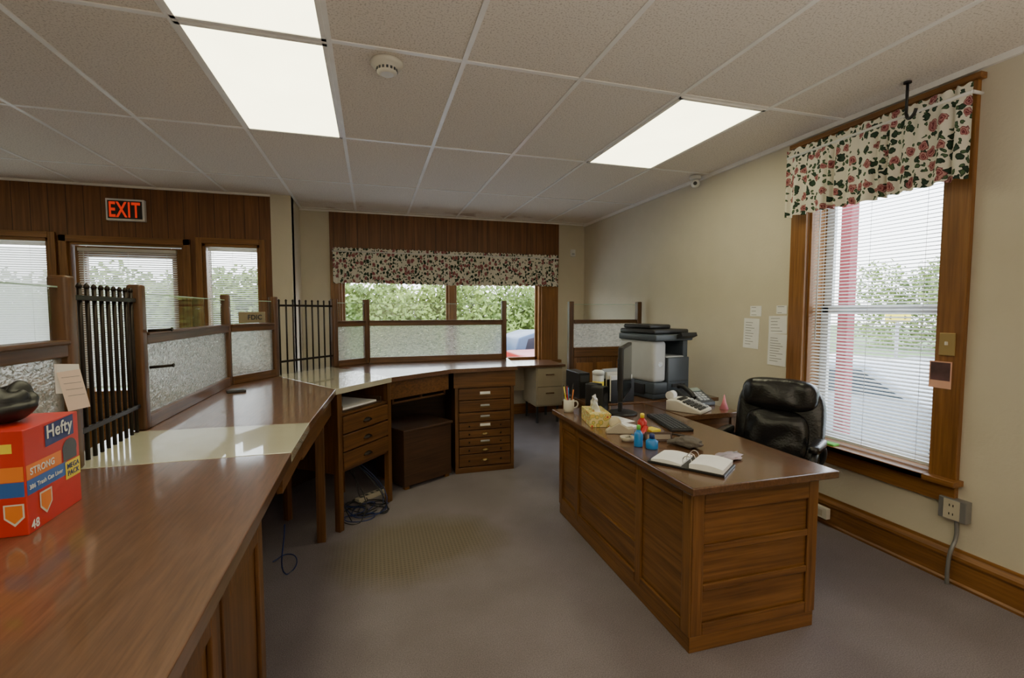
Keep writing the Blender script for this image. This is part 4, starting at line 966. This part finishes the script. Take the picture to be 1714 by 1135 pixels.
sed=[(-2.25,.30),(2.25,.30),(2.25,.85),(1.7,.95),(1.1,1.38),(-.3,1.40),(-1.0,.95),(-2.2,.80)]
sedw=[(1.45,.98),(1.0,1.30),(-.25,1.32),(-.8,.98)]
car('car','dark blue sport utility car parked outside window',(5.7,12.3,GZ+.01),pi/2,carblue,suv,suvw)
pk_=[(-2.5,.4),(2.6,.4),(2.6,1.27),(.6,1.30),(.5,1.8),(-.6,1.85),(-1.2,1.3),(-2.5,1.15)]; pkw=[(.4,1.33),(.35,1.7),(-.55,1.75),(-1.0,1.33)]
car('pickup_truck','red pickup truck parked close outside window',(5.45,9.2,GZ+.01),pi/2,carred,pk_,pkw)
car('car','pale silver sedan parked beyond maroon porch post',(7.3,5.2,GZ+.01),.15,carsilver,sed,sedw)
t=thing('porch_post','maroon painted porch post outside tall window','post',(4.25,3.32,GZ)); MB().bx(-.05,.05,-.05,.05,.0,3.9,maroon).obj('shaft',t,bevel=.01); MB().bx(-.12,.12,-.12,.12,0,.12,maroon).obj('base',t,bevel=.01)
t=thing('road_sign','yellow rectangular arrow road sign on grey pole','sign',(10.0,6.75,GZ),-.95)
MB().cyl((0,.03,0),(0,.03,2.15),.03,mgrey).obj('pole',t); MB().bx(-.20,.20,0,.02,1.93,2.12,yellow).obj('plate',t,bevel=.005); MB().bx(-.11,.11,-.004,0,2.015,2.035,black).raw([(-.16,-.004,2.025),(-.10,-.004,1.985),(-.10,-.004,2.065)],[(0,1,2)],black).raw([(.16,-.004,2.025),(.10,-.004,2.065),(.10,-.004,1.985)],[(0,1,2)],black).obj('arrow',t)

# ------------------------------------------------------------------ split multi-piece parts
SPL={'inset_panel','apron','foot','crossbar','leg','raised_panel','knob','worktop'}
for o in list(D.objects):
    if o.type!='MESH' or o.name.split('.')[0] not in SPL: continue
    me=o.data; n=len(me.vertices); par=list(range(n))
    def fd(a):
        while par[a]!=a: par[a]=par[par[a]]; a=par[a]
        return a
    for e_ in me.edges: par[fd(e_.vertices[0])]=fd(e_.vertices[1])
    comps={}
    for p in me.polygons: comps.setdefault(fd(p.vertices[0]),[]).append(p)
    if len(comps)<2: continue
    for k,ps in enumerate(comps.values()):
        used=sorted({v for p in ps for v in p.vertices}); mp={v:i for i,v in enumerate(used)}
        m2=D.meshes.new(me.name); m2.from_pydata([me.vertices[v].co[:] for v in used],[],[[mp[v] for v in p.vertices] for p in ps]); m2.update()
        for mm in me.materials: m2.materials.append(mm)
        for a,p in zip(m2.polygons,ps): a.material_index=p.material_index; a.use_smooth=p.use_smooth
        if k==0: first=m2
        else:
            q=o.copy(); q.data=m2; COL.objects.link(q)
    o.data=first

# ------------------------------------------------------------------ lights, world, camera
ld=D.lights.new('fill_uplight','AREA'); ld.shape='DISK'; ld.size=1.6; ld.energy=100; ld.color=(1,.94,.85); ld.spread=pi  # unseen fill lamp behind the camera, added to brighten the ceiling
lo=D.objects.new('fill_uplight',ld); COL.objects.link(lo); lo.location=(.9,-1.1,1.0); lo.rotation_euler=(pi+.25,0,0)
w=D.worlds.new('World'); C.scene.world=w; w.use_nodes=True; nt=w.node_tree; bg_=nt.nodes['Background']
tc=N(nt,'ShaderNodeTexCoord'); sp=N(nt,'ShaderNodeSeparateXYZ'); nt.links.new(tc.outputs['Generated'],sp.inputs[0])
r=N(nt,'ShaderNodeValToRGB'); r.color_ramp.elements[0].position=.0; r.color_ramp.elements[0].color=(.98,.98,1,1); r.color_ramp.elements[1].position=.8; r.color_ramp.elements[1].color=(.68,.80,1,1)
nt.links.new(sp.outputs['Z'],r.inputs['Fac']); nt.links.new(r.outputs['Color'],bg_.inputs[0]); bg_.inputs[1].default_value=8.5
cam=D.cameras.new('camera'); cam.sensor_width=36; cam.lens=36*786/1714; cam.clip_start=.05; cam.clip_end=300
co=D.objects.new('camera',cam); COL.objects.link(co); co.location=(0,0,1.4); co.rotation_euler=(math.radians(90-3.4),0,math.radians(-16.6)); C.scene.camera=co
